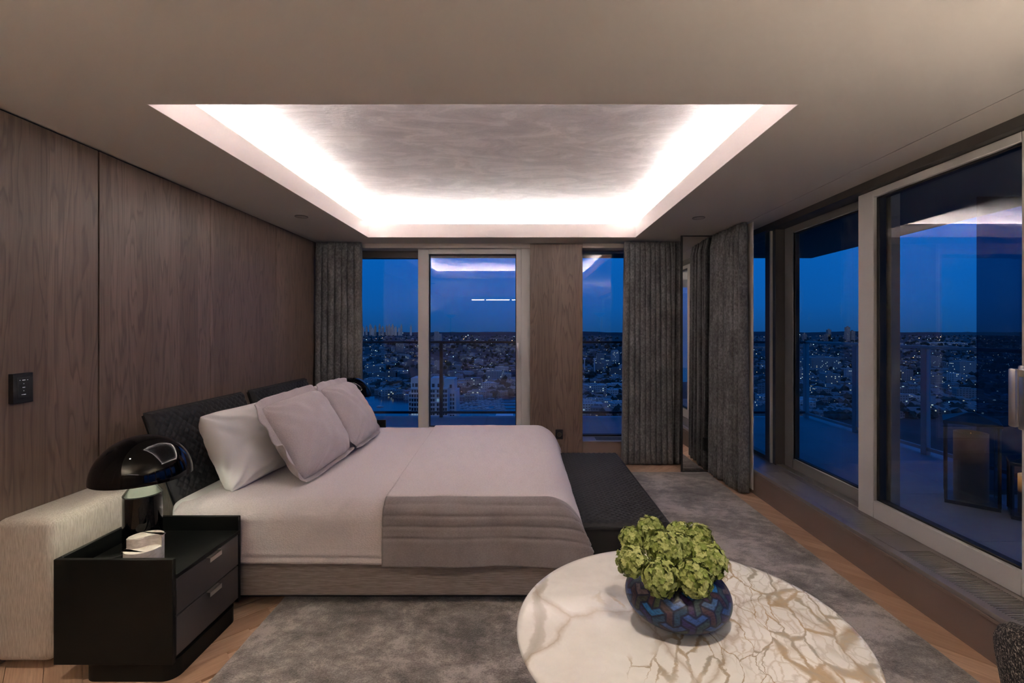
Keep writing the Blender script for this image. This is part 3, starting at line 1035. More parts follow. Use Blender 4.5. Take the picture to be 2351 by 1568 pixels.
table_lamp(-1.655, 1.985, 'glossy black mushroom lamp on the near nightstand', LAMP_POWER * 60)
table_lamp(-1.645, 4.40, 'glossy black mushroom lamp behind the pillows, in front of the window', LAMP_POWER * 20)


def comma_block(bm, cx, cy, r, z0, z1, flip):
    """one half of a disc cut by an S-shaped line (a comma shape), extruded"""
    pts = []
    for k in range(25):
        a = PI * k / 24
        pts.append((math.cos(a) * r, math.sin(a) * r))
    for k in range(1, 12):
        a = PI - PI * k / 12
        pts.append((-r / 2 - math.cos(PI - a) * r / 2, -math.sin(a) * r / 2 * .55))
    for k in range(0, 12):
        a = PI * k / 12
        pts.append((r / 2 - math.cos(a) * r / 2, math.sin(a) * r / 2 * .55))
    s = -1 if flip else 1
    pts = [(cx + s * a, cy + s * b) for a, b in pts]
    lo = [bm.verts.new((x, y, z0)) for x, y in pts]
    hi = [bm.verts.new((x, y, z1)) for x, y in pts]
    for k in range(len(pts)):
        k2 = (k + 1) % len(pts)
        bm.faces.new((lo[k], lo[k2], hi[k2], hi[k]))
    bm.faces.new(hi)
    bm.faces.new(lo[::-1])


def ornament(x, y, z, r, label, ang):
    t = thing('stone_ornament', (x, y, z), label, 'ornament', 'white stone ornaments')
    for nm, flip, h in (('low_half', True, .078), ('tall_half', False, .117)):
        bm = bmesh.new()
        comma_block(bm, 0, 0, r, 0, h, flip)
        bmesh.ops.bevel(bm, geom=[e for e in bm.edges if abs(e.verts[0].co.z - e.verts[1].co.z) < 1e-5 and e.verts[0].co.z > .01], offset=.003, segments=2, affect='EDGES')
        off = Vector((.0, .0012, 0)) if not flip else Vector((0, -.0012, 0))
        bm.transform(Matrix.Translation((x, y, z)) @ Matrix.Rotation(ang, 4, 'Z') @ Matrix.Translation(off))
        bm_obj(nm, bm, M_ONYX, t, True)


ornament(-1.566, 1.885, .426, .066, 'white veined stone ornament of two curved halves in front of the near lamp', .12)
ornament(-1.50, 4.33, .426, .058, 'small white stone ornament on the far nightstand, partly behind the sham', .3)

# wall keypad
kp = thing('wall_keypad', (-2.175, 1.975, 1.08), 'black wall keypad with small pale legends on the walnut wall', 'switch')
box('plate', -2.187, -2.164, 1.935, 2.015, 1.085, 1.213, M_BLACKPLASTIC, kp, .0015, 1)
box('button_field', -2.166, -2.1632, 1.952, 2.001, 1.104, 1.196, M_BLACKPLASTIC, kp, .0008, 1)
M_LEGEND = Mat('pale_legend_print', (.75, .75, .76), .6)
M_LEGEND.b.inputs['Emission Color'].default_value = (.8, .85, 1, 1)
M_LEGEND.b.inputs['Emission Strength'].default_value = .22
bm = bmesh.new()
for z, y, w in ((1.1835, 1.9755, .0125), (1.1835, 1.9605, .0035), (1.1835, 1.9905, .0035), (1.168, 1.9755, .003), (1.152, 1.9755, .0105), (1.137, 1.9755, .003), (1.121, 1.9785, .011), (1.121, 1.969, .004)):
    add_box(bm, -2.1634, -2.1628, y - w / 2, y + w / 2, z - .0013, z + .0013)
o = bm_obj('legends', bm, M_LEGEND, kp); o['label'] = 'tiny pale legends on the keypad buttons'

# ------------------------------------------------------------------ curtains
def curtain(name, p0, p1, z0, z1, folds, amp, label, seed, flare=0.0, lining=None, bulge=.21):
    """velvet drape running from p0 to p1 (xy), pleats as a wave across the run"""
    p0, p1 = Vector(p0), Vector(p1)
    L = (p1 - p0).length
    d = (p1 - p0) / L
    nrm = Vector((d.y, -d.x))
    nu, nv = folds * 26 + 1, 40
    P = np.zeros((nu, nv, 3))
    for i in range(nu):
        f = i / (nu - 1)
        ph = f * folds * 2 * PI
        wob = .9 * noise.noise(Vector((f * folds * .7, seed, 0)))
        ampl = amp * (1 + .45 * noise.noise(Vector((f * folds * .55, seed + 5, 0))))
        for j in range(nv):
            h = j / (nv - 1)
            z = z0 + (z1 - z0) * h
            head = min(1.0, (1 - h) / .05)
            xq = ((ph + wob + .5 * noise.noise(Vector((f * 6, h * 1.2, seed)))) / (2 * PI)) % 1.0 * 2 - 1
            s = 2 * max(1 - abs(xq) ** 2.0, 0.0) ** .5 - 1
            o = ampl * s * (.72 + .28 * (1 - h)) * (.45 + .55 * head)
            along = f * L + bulge * L / folds * math.sin(PI * xq) + (f - .5) * flare * (1 - h)
            along += .004 * noise.noise(Vector((f * 20, h * 3, seed + 2)))
            o += .004 * noise.noise(Vector((f * 14, h * 5, seed + 7)))
            q = p0 + d * along + nrm * o
            P[i, j] = (q.x, q.y, z)
    root = thing(name, ((p0.x + p1.x) / 2, (p0.y + p1.y) / 2, z0), label, 'curtain', 'charcoal velvet curtains')
    dr = link_mesh('drape', grid_mesh('drape', P), M_CURTAIN, root, smooth='all')
    md = dr.modifiers.new('thickness', 'SOLIDIFY'); md.thickness = .005; md.offset = 0
    if lining is not None:
        a, b = lining
        bm = bmesh.new()
        add_box(bm, a[0], b[0], a[1], b[1], z0 + .03, z1 - .005)
        lo = bm_obj('lining', bm, M_LINING, root)
        lo['label'] = 'pale lining edge behind the drape'
    return root


curtain('curtain', (-2.165, 4.80), (-1.70, 4.80), .012, 2.325, 7, .066, 'charcoal velvet curtain in the corner beside the walnut wall', 2.0, .03)
curtain('curtain', (1.075, 4.775), (1.60, 4.775), .012, 2.325, 10, .066, 'charcoal velvet curtain between the narrow window and the mirror', 5.0, .05)
curtain('curtain', (1.872, 4.455), (1.912, 3.895), .012, 2.325, 9, .062, 'charcoal velvet curtain along the side windows in front of the mirror', 9.0, .03, ((1.958, 3.865), (1.964, 4.45)), .05)

# ------------------------------------------------------------------ mirrored column
colm = sbox('wall_column', 1.585, 1.97, 4.505, 4.76, 0.0, H, M_DARK)
mir = thing('wall_mirror', (1.77, 4.49, 0), 'full height mirror panels with black edge on the corner column', 'mirror')
box('mirror_front', 1.580, 1.975, 4.490, 4.503, .012, H - .005, M_MIRROR, mir)
box('mirror_side', 1.571, 1.583, 4.500, 4.84, .012, H - .005, M_MIRROR, mir)
box('edge_trim', 1.566, 1.582, 4.484, 4.500, .0, H - .002, M_BLACKPLASTIC, mir)
box('edge_trim', 1.582, 1.975, 4.486, 4.500, .0, .012, M_BLACKPLASTIC, mir)
box('edge_trim', 1.582, 1.975, 4.486, 4.500, H - .012, H - .002, M_BLACKPLASTIC, mir)


def outlet(x0, x1, y0, y1, z0, z1, label, knob):
    t = thing('power_outlet', ((x0 + x1) / 2, (y0 + y1) / 2, z0), label, 'outlet')
    box('plate', x0, x1, y0, y1, z0, z1, M_BLACKPLASTIC, t, .001, 1)
    bm = bmesh.new()
    lathe_bm(bm, [(.0, 0), (.024, 0), (.026, .004), (.022, .008), (.02, .004), (0, .004)], (0, 0, 0), 28)
    bm.transform(Matrix.Translation(((x0 + x1) / 2, y0, (z0 + z1) / 2)) @ Matrix.Rotation(PI / 2, 4, 'X'))
    o = bm_obj('socket_ring', bm, Mat('socket_bronze', (.10, .085, .065), .35, .4) if knob else M_BLACKPLASTIC, t, True)
    return t


outlet(.356, .436, 4.874, 4.886, .232, .335, 'black socket plate low on the walnut column behind the bed', True)
outlet(1.783, 1.853, 4.468, 4.484, .215, .335, 'black socket box low on the mirror beside the curtain', False)

# downlights in the ceiling
M_RINGP = Mat('downlight_trim_paint', (0.40, 0.36, 0.33), .7)
for x, y, lab in ((-1.816, 3.743, 'round flush downlight in the ceiling near the walnut wall'), (1.468, 3.787, 'round flush downlight in the ceiling near the mirror')):
    t = thing('downlight', (x, y, H - .004), lab, 'downlight', 'flush ceiling downlights')
    bm = bmesh.new()
    lathe_bm(bm, [(.047, 0), (.050, 0), (.050, .006), (.047, .006), (.047, 0)], (x, y, H - .004), 40)
    bm_obj('ring', bm, M_ALU_D, t, True)
    bm = bmesh.new()
    lathe_bm(bm, [(0, .001), (.046, .001), (.046, .005), (0, .005)], (x, y, H - .004), 40)
    bm_obj('disc', bm, M_RINGP, t, True)


def lit_downlight(x, y, lab, power, size=1.9, blend=.8, col=(1.0, .86, .72)):
    t = thing('downlight', (x, y, H - .012), lab, 'downlight', 'lit ceiling downlights')
    bm = bmesh.new()
    lathe_bm(bm, [(.036, .0), (.048, 0), (.048, .012), (.036, .012), (.036, 0)], (x, y, H - .012), 32)
    bm_obj('ring', bm, M_BLACKPLASTIC, t, True)
    bm = bmesh.new()
    lathe_bm(bm, [(0, .008), (.034, .008), (.034, .011), (0, .011)], (x, y, H - .012), 24)
    gm = Mat('downlight_lens', (1, 1, 1), .4)
    gm.b.inputs['Emission Color'].default_value = col + (1,)
    gm.b.inputs['Emission Strength'].default_value = 9.0
    bm_obj('lens', bm, gm, t, True)
    ld = bpy.data.lights.new('downlight_beam', 'SPOT')
    ld.energy = power
    ld.color = col
    ld.spot_size = size
    ld.spot_blend = blend
    ld.shadow_soft_size = .045
    lo = bpy.data.objects.new('downlight_beam', ld)
    COL.objects.link(lo)
    lo.location = (x, y, H - .02)
    return t


lit_downlight(.42, .62, 'lit round downlight over the marble table', SPOT_POWER)
lit_downlight(-1.78, 1.05, 'lit round downlight over the near end of the headboard', SPOT_POWER * 1.15, 1.25, .95)

# rear of the room: linear lights, a torchiere and an added fill torchiere
for x0, x1, lab in ((-1.30, -.98, 'short linear lamp at the walnut end of the row'), (-.93, -.33, 'linear lamp in the middle of the row'), (-.27, .45, 'longest linear lamp of the row')):
    t = thing('linear_lamp', ((x0 + x1) / 2, -1.6, 2.17), lab, 'ceiling lamp', 'row of linear lamps at the rear')
    box('glow_bar', x0, x1, -1.625, -1.575, 2.17, 2.19, M_BAR, t)
    box('housing', x0, x1, -1.63, -1.57, 2.19, 2.215, M_BLACKPLASTIC, t)
    for xx in (x0 + .05, x1 - .05):
        box('hanger', xx - .002, xx + .002, -1.602, -1.598, 2.215, H, M_BLACKPLASTIC, t)
def torchiere(x, y, label, power):
    tor = thing('floor_lamp', (x, y, 0), label, 'lamp', 'torchiere floor lamps')
    for nm, pr_, n_ in (('base', [(0, 0), (.13, 0), (.13, .02), (.02, .03), (0, .03)], 32), ('pole', [(0, .02), (.012, .02), (.012, 1.70), (0, 1.70)], 16),
                        ('bowl', [(0, 1.70), (.05, 1.70), (.14, 1.78), (.135, 1.78), (.05, 1.71), (0, 1.71)], 32)):
        bm = bmesh.new()
        lathe_bm(bm, pr_, (x, y, 0), n_)
        bm_obj(nm, bm, M_BLACKSATIN, tor, True)
    bm = bmesh.new()
    bmesh.ops.create_uvsphere(bm, u_segments=16, v_segments=10, radius=.028)
    bm.transform(Matrix.Translation((x, y, 1.75)))
    gm = Mat('torchiere_bulb', (1, 1, 1), .5)
    gm.b.inputs['Emission Color'].default_value = (1, .86, .70, 1)
    gm.b.inputs['Emission Strength'].default_value = power / (PI * 4 * PI * .028 ** 2)
    bm_obj('bulb', bm, gm, tor, True)


torchiere(1.72, .10, 'black torchiere floor lamp lighting the ceiling by the side windows', UPLIGHT_POWER)
torchiere(-1.75, -1.0, 'added black fill torchiere in the unseen rear corner by the walnut wall', UPLIGHT_POWER * 1.8)  # added lamp, fills the room by bouncing off the ceiling

# ------------------------------------------------------------------ marble table, vase, flowers
TZ = .60
TC = (.441, 1.246)
t = thing('marble_table', (TC[0], TC[1], 0), 'round white marble table with gold brown veins in front of the bed', 'table')
n = 128
rot = math.radians(13.7)
bm = bmesh.new()
rings = []
for sc, z in ((0, TZ), (.955, TZ), (.988, TZ - .0012), (.998, TZ - .0045), (1.0, TZ - .008), (.985, TZ - .014), (.93, TZ - .024), (.3, TZ - .028), (0, TZ - .028)):
    if sc == 0:
        rings.append([bm.verts.new((TC[0], TC[1], z))]); continue
    rg = []
    for k in range(n):
        a = 2 * PI * k / n
        ex, ey = .458 * sc * math.cos(a), .424 * sc * math.sin(a)
        rg.append(bm.verts.new((TC[0] + ex * math.cos(rot) - ey * math.sin(rot), TC[1] + ex * math.sin(rot) + ey * math.cos(rot), z)))
    rings.append(rg)
for A, B in zip(rings, rings[1:]):
    for k in range(n):
        k2 = (k + 1) % n
        if len(A) == 1: bm.faces.new((A[0], B[k], B[k2]))
        elif len(B) == 1: bm.faces.new((A[k2], A[k], B[0]))
        else: bm.faces.new((A[k2], A[k], B[k], B[k2]))
bm_obj('tabletop', bm, M_MARBLE, t, True)
bm = bmesh.new()
lathe_bm(bm, [(0, .02), (.24, .02), (.245, .027), (.16, .045), (.06, .10), (.035, .22), (.032, .38), (.05, .50), (.11, .572), (0, .572)], (TC[0], TC[1], 0), 56)
bm_obj('pedestal', bm, Mat('white_pedestal_lacquer', (.62, .60, .57), .3), t, True)

# vase with a painted interlocking pattern (flat colour print)
VC = (.434, 1.275)
VZ = TZ + .0005
nth, nzv = 384, 120
prof = []
for k in range(nzv + 1):
    s = k / nzv
    a = -PI / 2 + (PI * .5 + 1.02) * s
    r = .142 * (max(math.cos(a), 0) ** .80)
    z = .062 + .062 * math.sin(a) * (1.0 if a < 0 else 1.16)
    prof.append((r, z))
prof = [(max(r, .055), z) if z < .03 else (r, z) for r, z in prof]
arc = [0.0]
for a, b in zip(prof, prof[1:]):
    arc.append(arc[-1] + math.hypot(b[0] - a[0], b[1] - a[1]))
arc = np.array(arc)
NT = 8
unit = 2 * PI * .142 / (NT * 6)
th_c = (np.arange(nth) + .5) / nth * NT * 6
h_c = (arc[:-1] + arc[1:]) / 2 / (unit * .577) * 1.12
TX, TY = np.meshgrid(th_c, h_c, indexing='ij')
polys = [np.array([(-2, 2), (-1, 3), (0, 2), (1, 3), (2, 2), (0, 0)], float),
         np.array([(-2, 2), (0, 0), (0, -4), (-1, -3), (-1, -1), (-2, 0)], float),
         np.array([(2, 2), (2, 0), (1, -1), (1, -3), (0, -4), (0, 0)], float)]
pal = [[(.022, .062, .19), (.012, .095, .26), (.03, .05, .14), (.024, .055, .17), (.10, .07, .075), (.03, .075, .18), (.018, .05, .15)],
       [(.030, .014, .055), (.05, .016, .032), (.022, .016, .075), (.04, .02, .028)],
       [(.020, .038, .048), (.03, .048, .024), (.013, .036, .075), (.034, .036, .03)]]
colr = np.zeros(TX.shape + (3,)); colr[:] = (.01, .013, .03)
prng = random.Random(4)
for ia in range(-14, 40):
    for ib in range(-26, 26):
        cx, cy = 3 * (ia + ib), 3 * (ia - ib)
        if cx < -4 or cx > NT * 6 + 4 or cy < -6 or cy > h_c[-1] + 6:
            continue
        kx = cx % (NT * 6)
        for pi_, pg in enumerate(polys):
            pr_ = random.Random(int(kx * 131 + cy * 17 + pi_ * 7 + 9000))
            c0 = np.array(pr_.choice(pal[pi_]))
            q = pg + (cx, cy)
            sel = (TX > q[:, 0].min()) & (TX < q[:, 0].max()) & (TY > q[:, 1].min()) & (TY < q[:, 1].max())
            idx = np.argwhere(sel)
            if not len(idx):
                continue
            px, py = TX[sel], TY[sel]
            inside = np.zeros(len(px), bool); dmin = np.full(len(px), 9.0)
            for k in range(6):
                x1, y1 = q[k]; x2, y2 = q[(k + 1) % 6]
                cond = ((y1 > py) != (y2 > py)) & (px < (x2 - x1) * (py - y1) / (y2 - y1 + 1e-12) + x1)
                inside ^= cond
                ex, ey = x2 - x1, (y2 - y1) * .577
                tt = np.clip(((px - x1) * ex + (py - y1) * .577 * ey) / (ex * ex + ey * ey), 0, 1)
                dmin = np.minimum(dmin, np.hypot(px - x1 - tt * ex, (py - y1) * .577 - tt * ey))
            line = smoothstep(.07, .20, dmin)[:, None]
            cc = c0 * line + np.array((.006, .008, .03)) * (1 - line)
            ii = idx[inside]
            colr[ii[:, 0], ii[:, 1]] = cc[inside]
vase = thing('vase', (VC[0], VC[1], TZ), 'squat round vase painted with interlocking blue and purple blocks on the marble table', 'vase')
Pv = np.zeros((nth, nzv + 1, 3))
for i in range(nth):
    a = 2 * PI * i / nth
    for j, (r, z) in enumerate(prof):
        Pv[i, j] = (VC[0] + r * math.cos(a), VC[1] + r * math.sin(a), VZ + z)
me = grid_mesh('body', Pv, True)
at_ = me.color_attributes.new('print', 'FLOAT_COLOR', 'CORNER')
cf = np.ones((nth, nzv, 4, 4)); cf[..., :3] = colr[:, :, None, :]
at_.data.foreach_set('color', cf.reshape(-1))
M_VASE = Mat('painted_vase', rough=.40, spec=.3)
ca_ = M_VASE.n('VertexColor', layer_name='print').outputs['Color']
stv = M_VASE.noise(M_VASE.mapped(M_VASE.pos(), (90, 90, 260), (.4, .3, .2)), 1.0, 3, .65)
M_VASE.base(M_VASE.mix(1.0, ca_, M_VASE.ramp(stv, [(.3, .45), (.7, 1.6)]), 'MULTIPLY'))
link_mesh('body', me, M_VASE, vase, smooth='all')
bm = bmesh.new()
rt, zt = prof[-1]
lathe_bm(bm, [(rt, zt), (rt - .004, zt + .001), (rt - .008, zt - .004), (rt, zt - .05), (.05, .02), (0, .02)], (VC[0], VC[1], VZ), 64)
bm_obj('inside', bm, Mat('vase_inside', (.012, .014, .02), .5), vase, True)
bm = bmesh.new()
lathe_bm(bm, [(0, 0), (.055, 0), (.055, .004), (0, .004)], (VC[0], VC[1], VZ), 48)
bm_obj('foot', bm, Mat('vase_foot', (.012, .014, .02), .5), vase, True)

M_PETAL = Mat('lime_green_petals', rough=.6)
rn = M_PETAL.n('VertexColor', layer_name='tint').outputs['Color']
M_PETAL.base(rn)
M_PETAL.b.inputs['Subsurface Weight'].default_value = 0.0
M_STEM = Mat('flower_stem', (.05, .08, .02), .6)


def flower_head(name, c, r, label, stem_to, seed):
    rr = random.Random(seed)
    root = thing(name, tuple(c), label, 'flower', 'lime green snowball flowers')
    verts, faces, tints = [], [], []
    nfl = 185
    c = Vector(c)
    for k in range(nfl):
        zz = 1 - 2 * (k + .5) / nfl
        ph = k * 2.39996 + rr.uniform(-.25, .25)
        d = Vector((math.sqrt(1 - zz * zz) * math.cos(ph), math.sqrt(1 - zz * zz) * math.sin(ph), zz))
        d = (d + Vector((rr.uniform(-.16, .16), rr.uniform(-.16, .16), rr.uniform(-.16, .16)))).normalized()
        rad = r * rr.uniform(.82, 1.03)
        fc = c + d * rad
        nrm = (d + Vector((rr.uniform(-.45, .45), rr.uniform(-.45, .45), rr.uniform(-.45, .45)))).normalized()
        ta = nrm.orthogonal().normalized(); tb = nrm.cross(ta)
        pr_ = r * rr.uniform(.17, .23)
        a0 = rr.uniform(0, 6.28)
        g = rr.uniform(.0, 1.0)
        tint = (.15 + .22 * g, .205 + .19 * g, .028 + .12 * g)
        for pt in range(5):
            a = a0 + pt * 2 * PI / 5 + rr.uniform(-.12, .12)
            e = ta * math.cos(a) + tb * math.sin(a); s = nrm.cross(e)
            w = pr_ * .46
            b = len(verts)
            cup = rr.uniform(-.1, .35)
            verts += [fc - nrm * pr_ * .12, fc + e * pr_ * .50 + s * w + nrm * pr_ * (.10 + cup * .3), fc + e * pr_ * .92 + s * w * .72 + nrm * pr_ * cup * .8,
                      fc + e * pr_ * 1.02 + nrm * pr_ * (cup - .12), fc + e * pr_ * .92 - s * w * .72 + nrm * pr_ * cup * .8, fc + e * pr_ * .50 - s * w + nrm * pr_ * (.10 + cup * .3),
                      fc + e * pr_ * .55 + nrm * pr_ * (.02 + cup * .2)]
            f = [(b, b + 1, b + 6), (b + 1, b + 2, b + 6), (b + 2, b + 3, b + 6), (b + 3, b + 4, b + 6), (b + 4, b + 5, b + 6), (b + 5, b, b + 6)]
            faces += f
            tints += [tint] * 6
    me = bpy.data.meshes.new('florets')
    me.from_pydata([tuple(v) for v in verts], [], faces)
    at_ = me.color_attributes.new('tint', 'FLOAT_COLOR', 'CORNER')
    ar = np.ones((len(faces), 3, 4)); ar[:, :, :3] = np.array(tints)[:, None, :]
    at_.data.foreach_set('color', ar.reshape(-1))
    o = link_mesh('florets', me, M_PETAL, root)
    o['kind'] = 'stuff'
    bm = bmesh.new()
    bmesh.ops.create_icosphere(bm, subdivisions=2, radius=r * .84)
    bm.transform(Matrix.Translation(c))
    bm_obj('core', bm, Mat('flower_core', (.13, .18, .03), .8) if 'flower_core' not in bpy.data.materials else bpy.data.materials['flower_core'], root, True)
    bm = bmesh.new()
    tube_bm(bm, [c, (c + Vector(stem_to)) / 2 + Vector((0, 0, .01)), stem_to], .0035, 6)
    bm_obj('stem', bm, M_STEM, root, True)


def at(px, py, Y):
    """a point of the room at depth Y seen along the line (px, py)"""
    return ((px - 1199) / 1045 * Y, Y, 1.4 - (py - 758) / 1045 * Y)


FL = [(1493, 1217, 1.335, 29, 'lime snowball flower highest at the back of the bouquet'),
      (1450, 1238, 1.29, 26, 'lime snowball flower on the upper left of the bouquet'),
      (1451, 1288, 1.235, 33, 'lime snowball flower hanging over the left rim of the vase'),
      (1523, 1262, 1.25, 39, 'large lime snowball flower in the middle of the bouquet'),
      (1516, 1326, 1.175, 38, 'lime snowball flower low in front over the vase, left of the gap'),
      (1594, 1327, 1.175, 38, 'lime snowball flower low in front over the vase, right of the gap'),
      (1628, 1288, 1.25, 38, 'lime snowball flower hanging over the right rim of the vase'),
      (1602, 1238, 1.32, 32, 'lime snowball flower on the upper right of the bouquet'),
      (1560, 1228, 1.35, 28, 'lime snowball flower at the back between the two upper ones'),
      (1567, 1262, 1.29, 33, 'lime snowball flower right of the large middle one')]
for k, (px, py, Y, rp, lab) in enumerate(FL):
    flower_head('snowball_flower', at(px, py, Y), rp / 1045 * Y * 1.06, lab, (VC[0] + .25 * (at(px, py, Y)[0] - VC[0]), VC[1] + .2 * (Y - VC[1]), TZ + .05), 100 + k)

# tweed tub chair at the right edge
ch = thing('tub_chair', (1.6, 1.05, 0), 'black and cream tweed tub chair beside the side windows', 'chair')
na, nb = 72, 26
Pc = np.zeros((na, nb, 3))
for i in range(na):
    f = i / (na - 1)
    a = math.radians(135 + 280 * f)
    arm = math.sin(PI * f) ** .55
    zt = .56 + .16 * arm
    for j in range(nb):
        s = j / (nb - 1)
        if s < .55:
            h = s / .55
            r = .300 + .058 * h ** .8; z = .16 + (zt - .05 - .16) * h
        elif s < .75:
            q = (s - .55) / .2 * PI
            r = .358 - .035 * (1 - math.cos(q)); z = zt - .05 + .05 * math.sin(q)
        else:
            h = (s - .75) / .25
            r = .288 - .01 * h; z = zt - .05 - (zt - .05 - .36) * h
        Pc[i, j] = (1.6 + r * math.cos(a), 1.05 + r * math.sin(a), z)
sh = link_mesh('shell', grid_mesh('shell', Pc), M_TWEED, ch, smooth='all')
bm = bmesh.new()
lathe_bm(bm, [(0, .16), (.27, .16), (.29, .19), (.288, .37), (.27, .41), (0, .42)], (1.6, 1.05, 0), 48)
bm_obj('seat', bm, M_TWEED, ch, True)
for a in (45, 135, 225, 315):
    x, y = 1.6 + .22 * math.cos(math.radians(a)), 1.05 + .22 * math.sin(math.radians(a))
    bm = bmesh.new()
    lathe_bm(bm, [(0, .012), (.012, .012), (.018, .16), (0, .16)], (x, y, 0), 16)
    bm_obj('leg', bm, M_BLACKSATIN, ch, True)

# ------------------------------------------------------------------ balcony
M_DECK = Mat('balcony_tile', rough=.6)
rnd = M_DECK.n('ObjectInfo').outputs['Random']
M_DECK.base(M_DECK.mix(rnd, (.28, .29, .30), (.35, .36, .37)))
M_RAIL = Mat('railing_metal', (.36, .37, .38), .4, .4)
M_RAILD = Mat('railing_metal_dark', (.05, .05, .055), .45, .4)
M_SOFFIT = Mat('balcony_soffit', (.10, .10, .105), .8)
deck = sbox('balcony_floor', XL - .3, 4.42, -2.6, 6.92, -.25, .085, Mat('deck_slab', (.10, .10, .10), .8))
deck_hole = None
me = deck.data
bpy.data.objects.remove(deck)
bm = bmesh.new()
add_box(bm, -4.6, 4.42, 5.25, 6.92, -.25, .085)
add_box(bm, 2.36, 4.42, -2.6, 5.25, -.25, .085)
deck = struct(bm_obj('balcony_floor', bm, bpy.data.materials['deck_slab']))
ts = .82
y = 6.90
while y > 1.0:
    x = 4.40
    while x > -4.4:
        x0, x1, y0, y1 = max(x - ts, -4.5), x, y - ts, y
        if y0 < 5.26 and x0 < 2.37: x0 = 2.37 if x1 > 2.6 else 99
        if x0 < x1 and not (y0 < 5.26 and x1 <= 2.4):
            box('tile', x0 + .002, x1 - .002, y0 + .002, y1 - .002, .085, .1, M_DECK, deck)
        elif y1 > 5.3 and x0 >= 99 or (y1 > 5.4 and y0 < 5.26):
            box('tile', max(x - ts, -4.5) + .002, x1 - .002, 5.262, y1 - .002, .085, .1, M_DECK, deck)
        x -= ts
    y -= ts
soffit = bmesh.new()
add_box(soffit, -4.6, 4.37, 5.28, 6.88, 2.487, 2.62)
add_box(soffit, 2.43, 4.37, -2.6, 5.28, 2.487, 2.62)
soffit = struct(bm_obj('balcony_ceiling', soffit, M_SOFFIT))
sbox('wall_facade', 2.42, 2.48, 3.0, 3.08, .1, 2.487, M_RAIL)

rf = thing('balcony_railing', (1.0, 6.8, .1), 'dark balcony railing with clear glass across the far windows', 'railing')
box('top_rail', -4.5, 4.22, 6.775, 6.825, 1.205, 1.237, M_RAILD, rf, .003, 1)
box('bottom_rail', -4.5, 4.22, 6.785, 6.815, .155, .19, M_RAILD, rf, .003, 1)
xs = [-2.3, -1.21, -.12 - 1.09, ]
for x in (-3.37, -1.21, 2.05, 3.14):
    box('post', x - .025, x + .025, 6.78, 6.82, .1, 1.205, M_RAILD, rf, .003, 1)
for a, b in ((-4.45, -3.40), (-3.34, -1.24), (-1.18, 2.02), (2.08, 3.11), (3.17, 4.2)):
    box('glass_panel', a, b, 6.795, 6.805, .19, 1.205, M_RAILGLASS, rf)
rs = thing('balcony_railing', (4.24, 4.3, .1), 'pale metal and glass balcony railing beyond the side doors', 'railing')
box('top_rail', 4.215, 4.265, 1.0, 6.825, 1.205, 1.237, M_RAIL, rs, .003, 1)
box('bottom_rail', 4.225, 4.255, 1.0, 6.825, .14, .175, M_RAIL, rs, .003, 1)
for y in (6.80, 5.785, 4.785, 3.785, 2.785):
    box('post', 4.215, 4.265, y - .035, y + .035, .1, 1.205, M_RAIL, rs, .003, 1)
for a, b in ((5.83, 6.76), (4.83, 5.74), (3.83, 4.74), (2.83, 3.74)):
    box('glass_panel', 4.235, 4.245, a, b, .175, 1.205, M_RAILGLASS, rs)
scr = thing('privacy_screen', (3.95, 3.62, .1), 'tall smoked glass privacy screen at the end of the balcony', 'screen')
box('pane', 3.615, 4.18, 3.61, 3.622, .13, 2.46, M_SMOKE, scr)
box('frame', 3.615, 4.18, 3.60, 3.635, .1, .13, M_RAILD, scr)


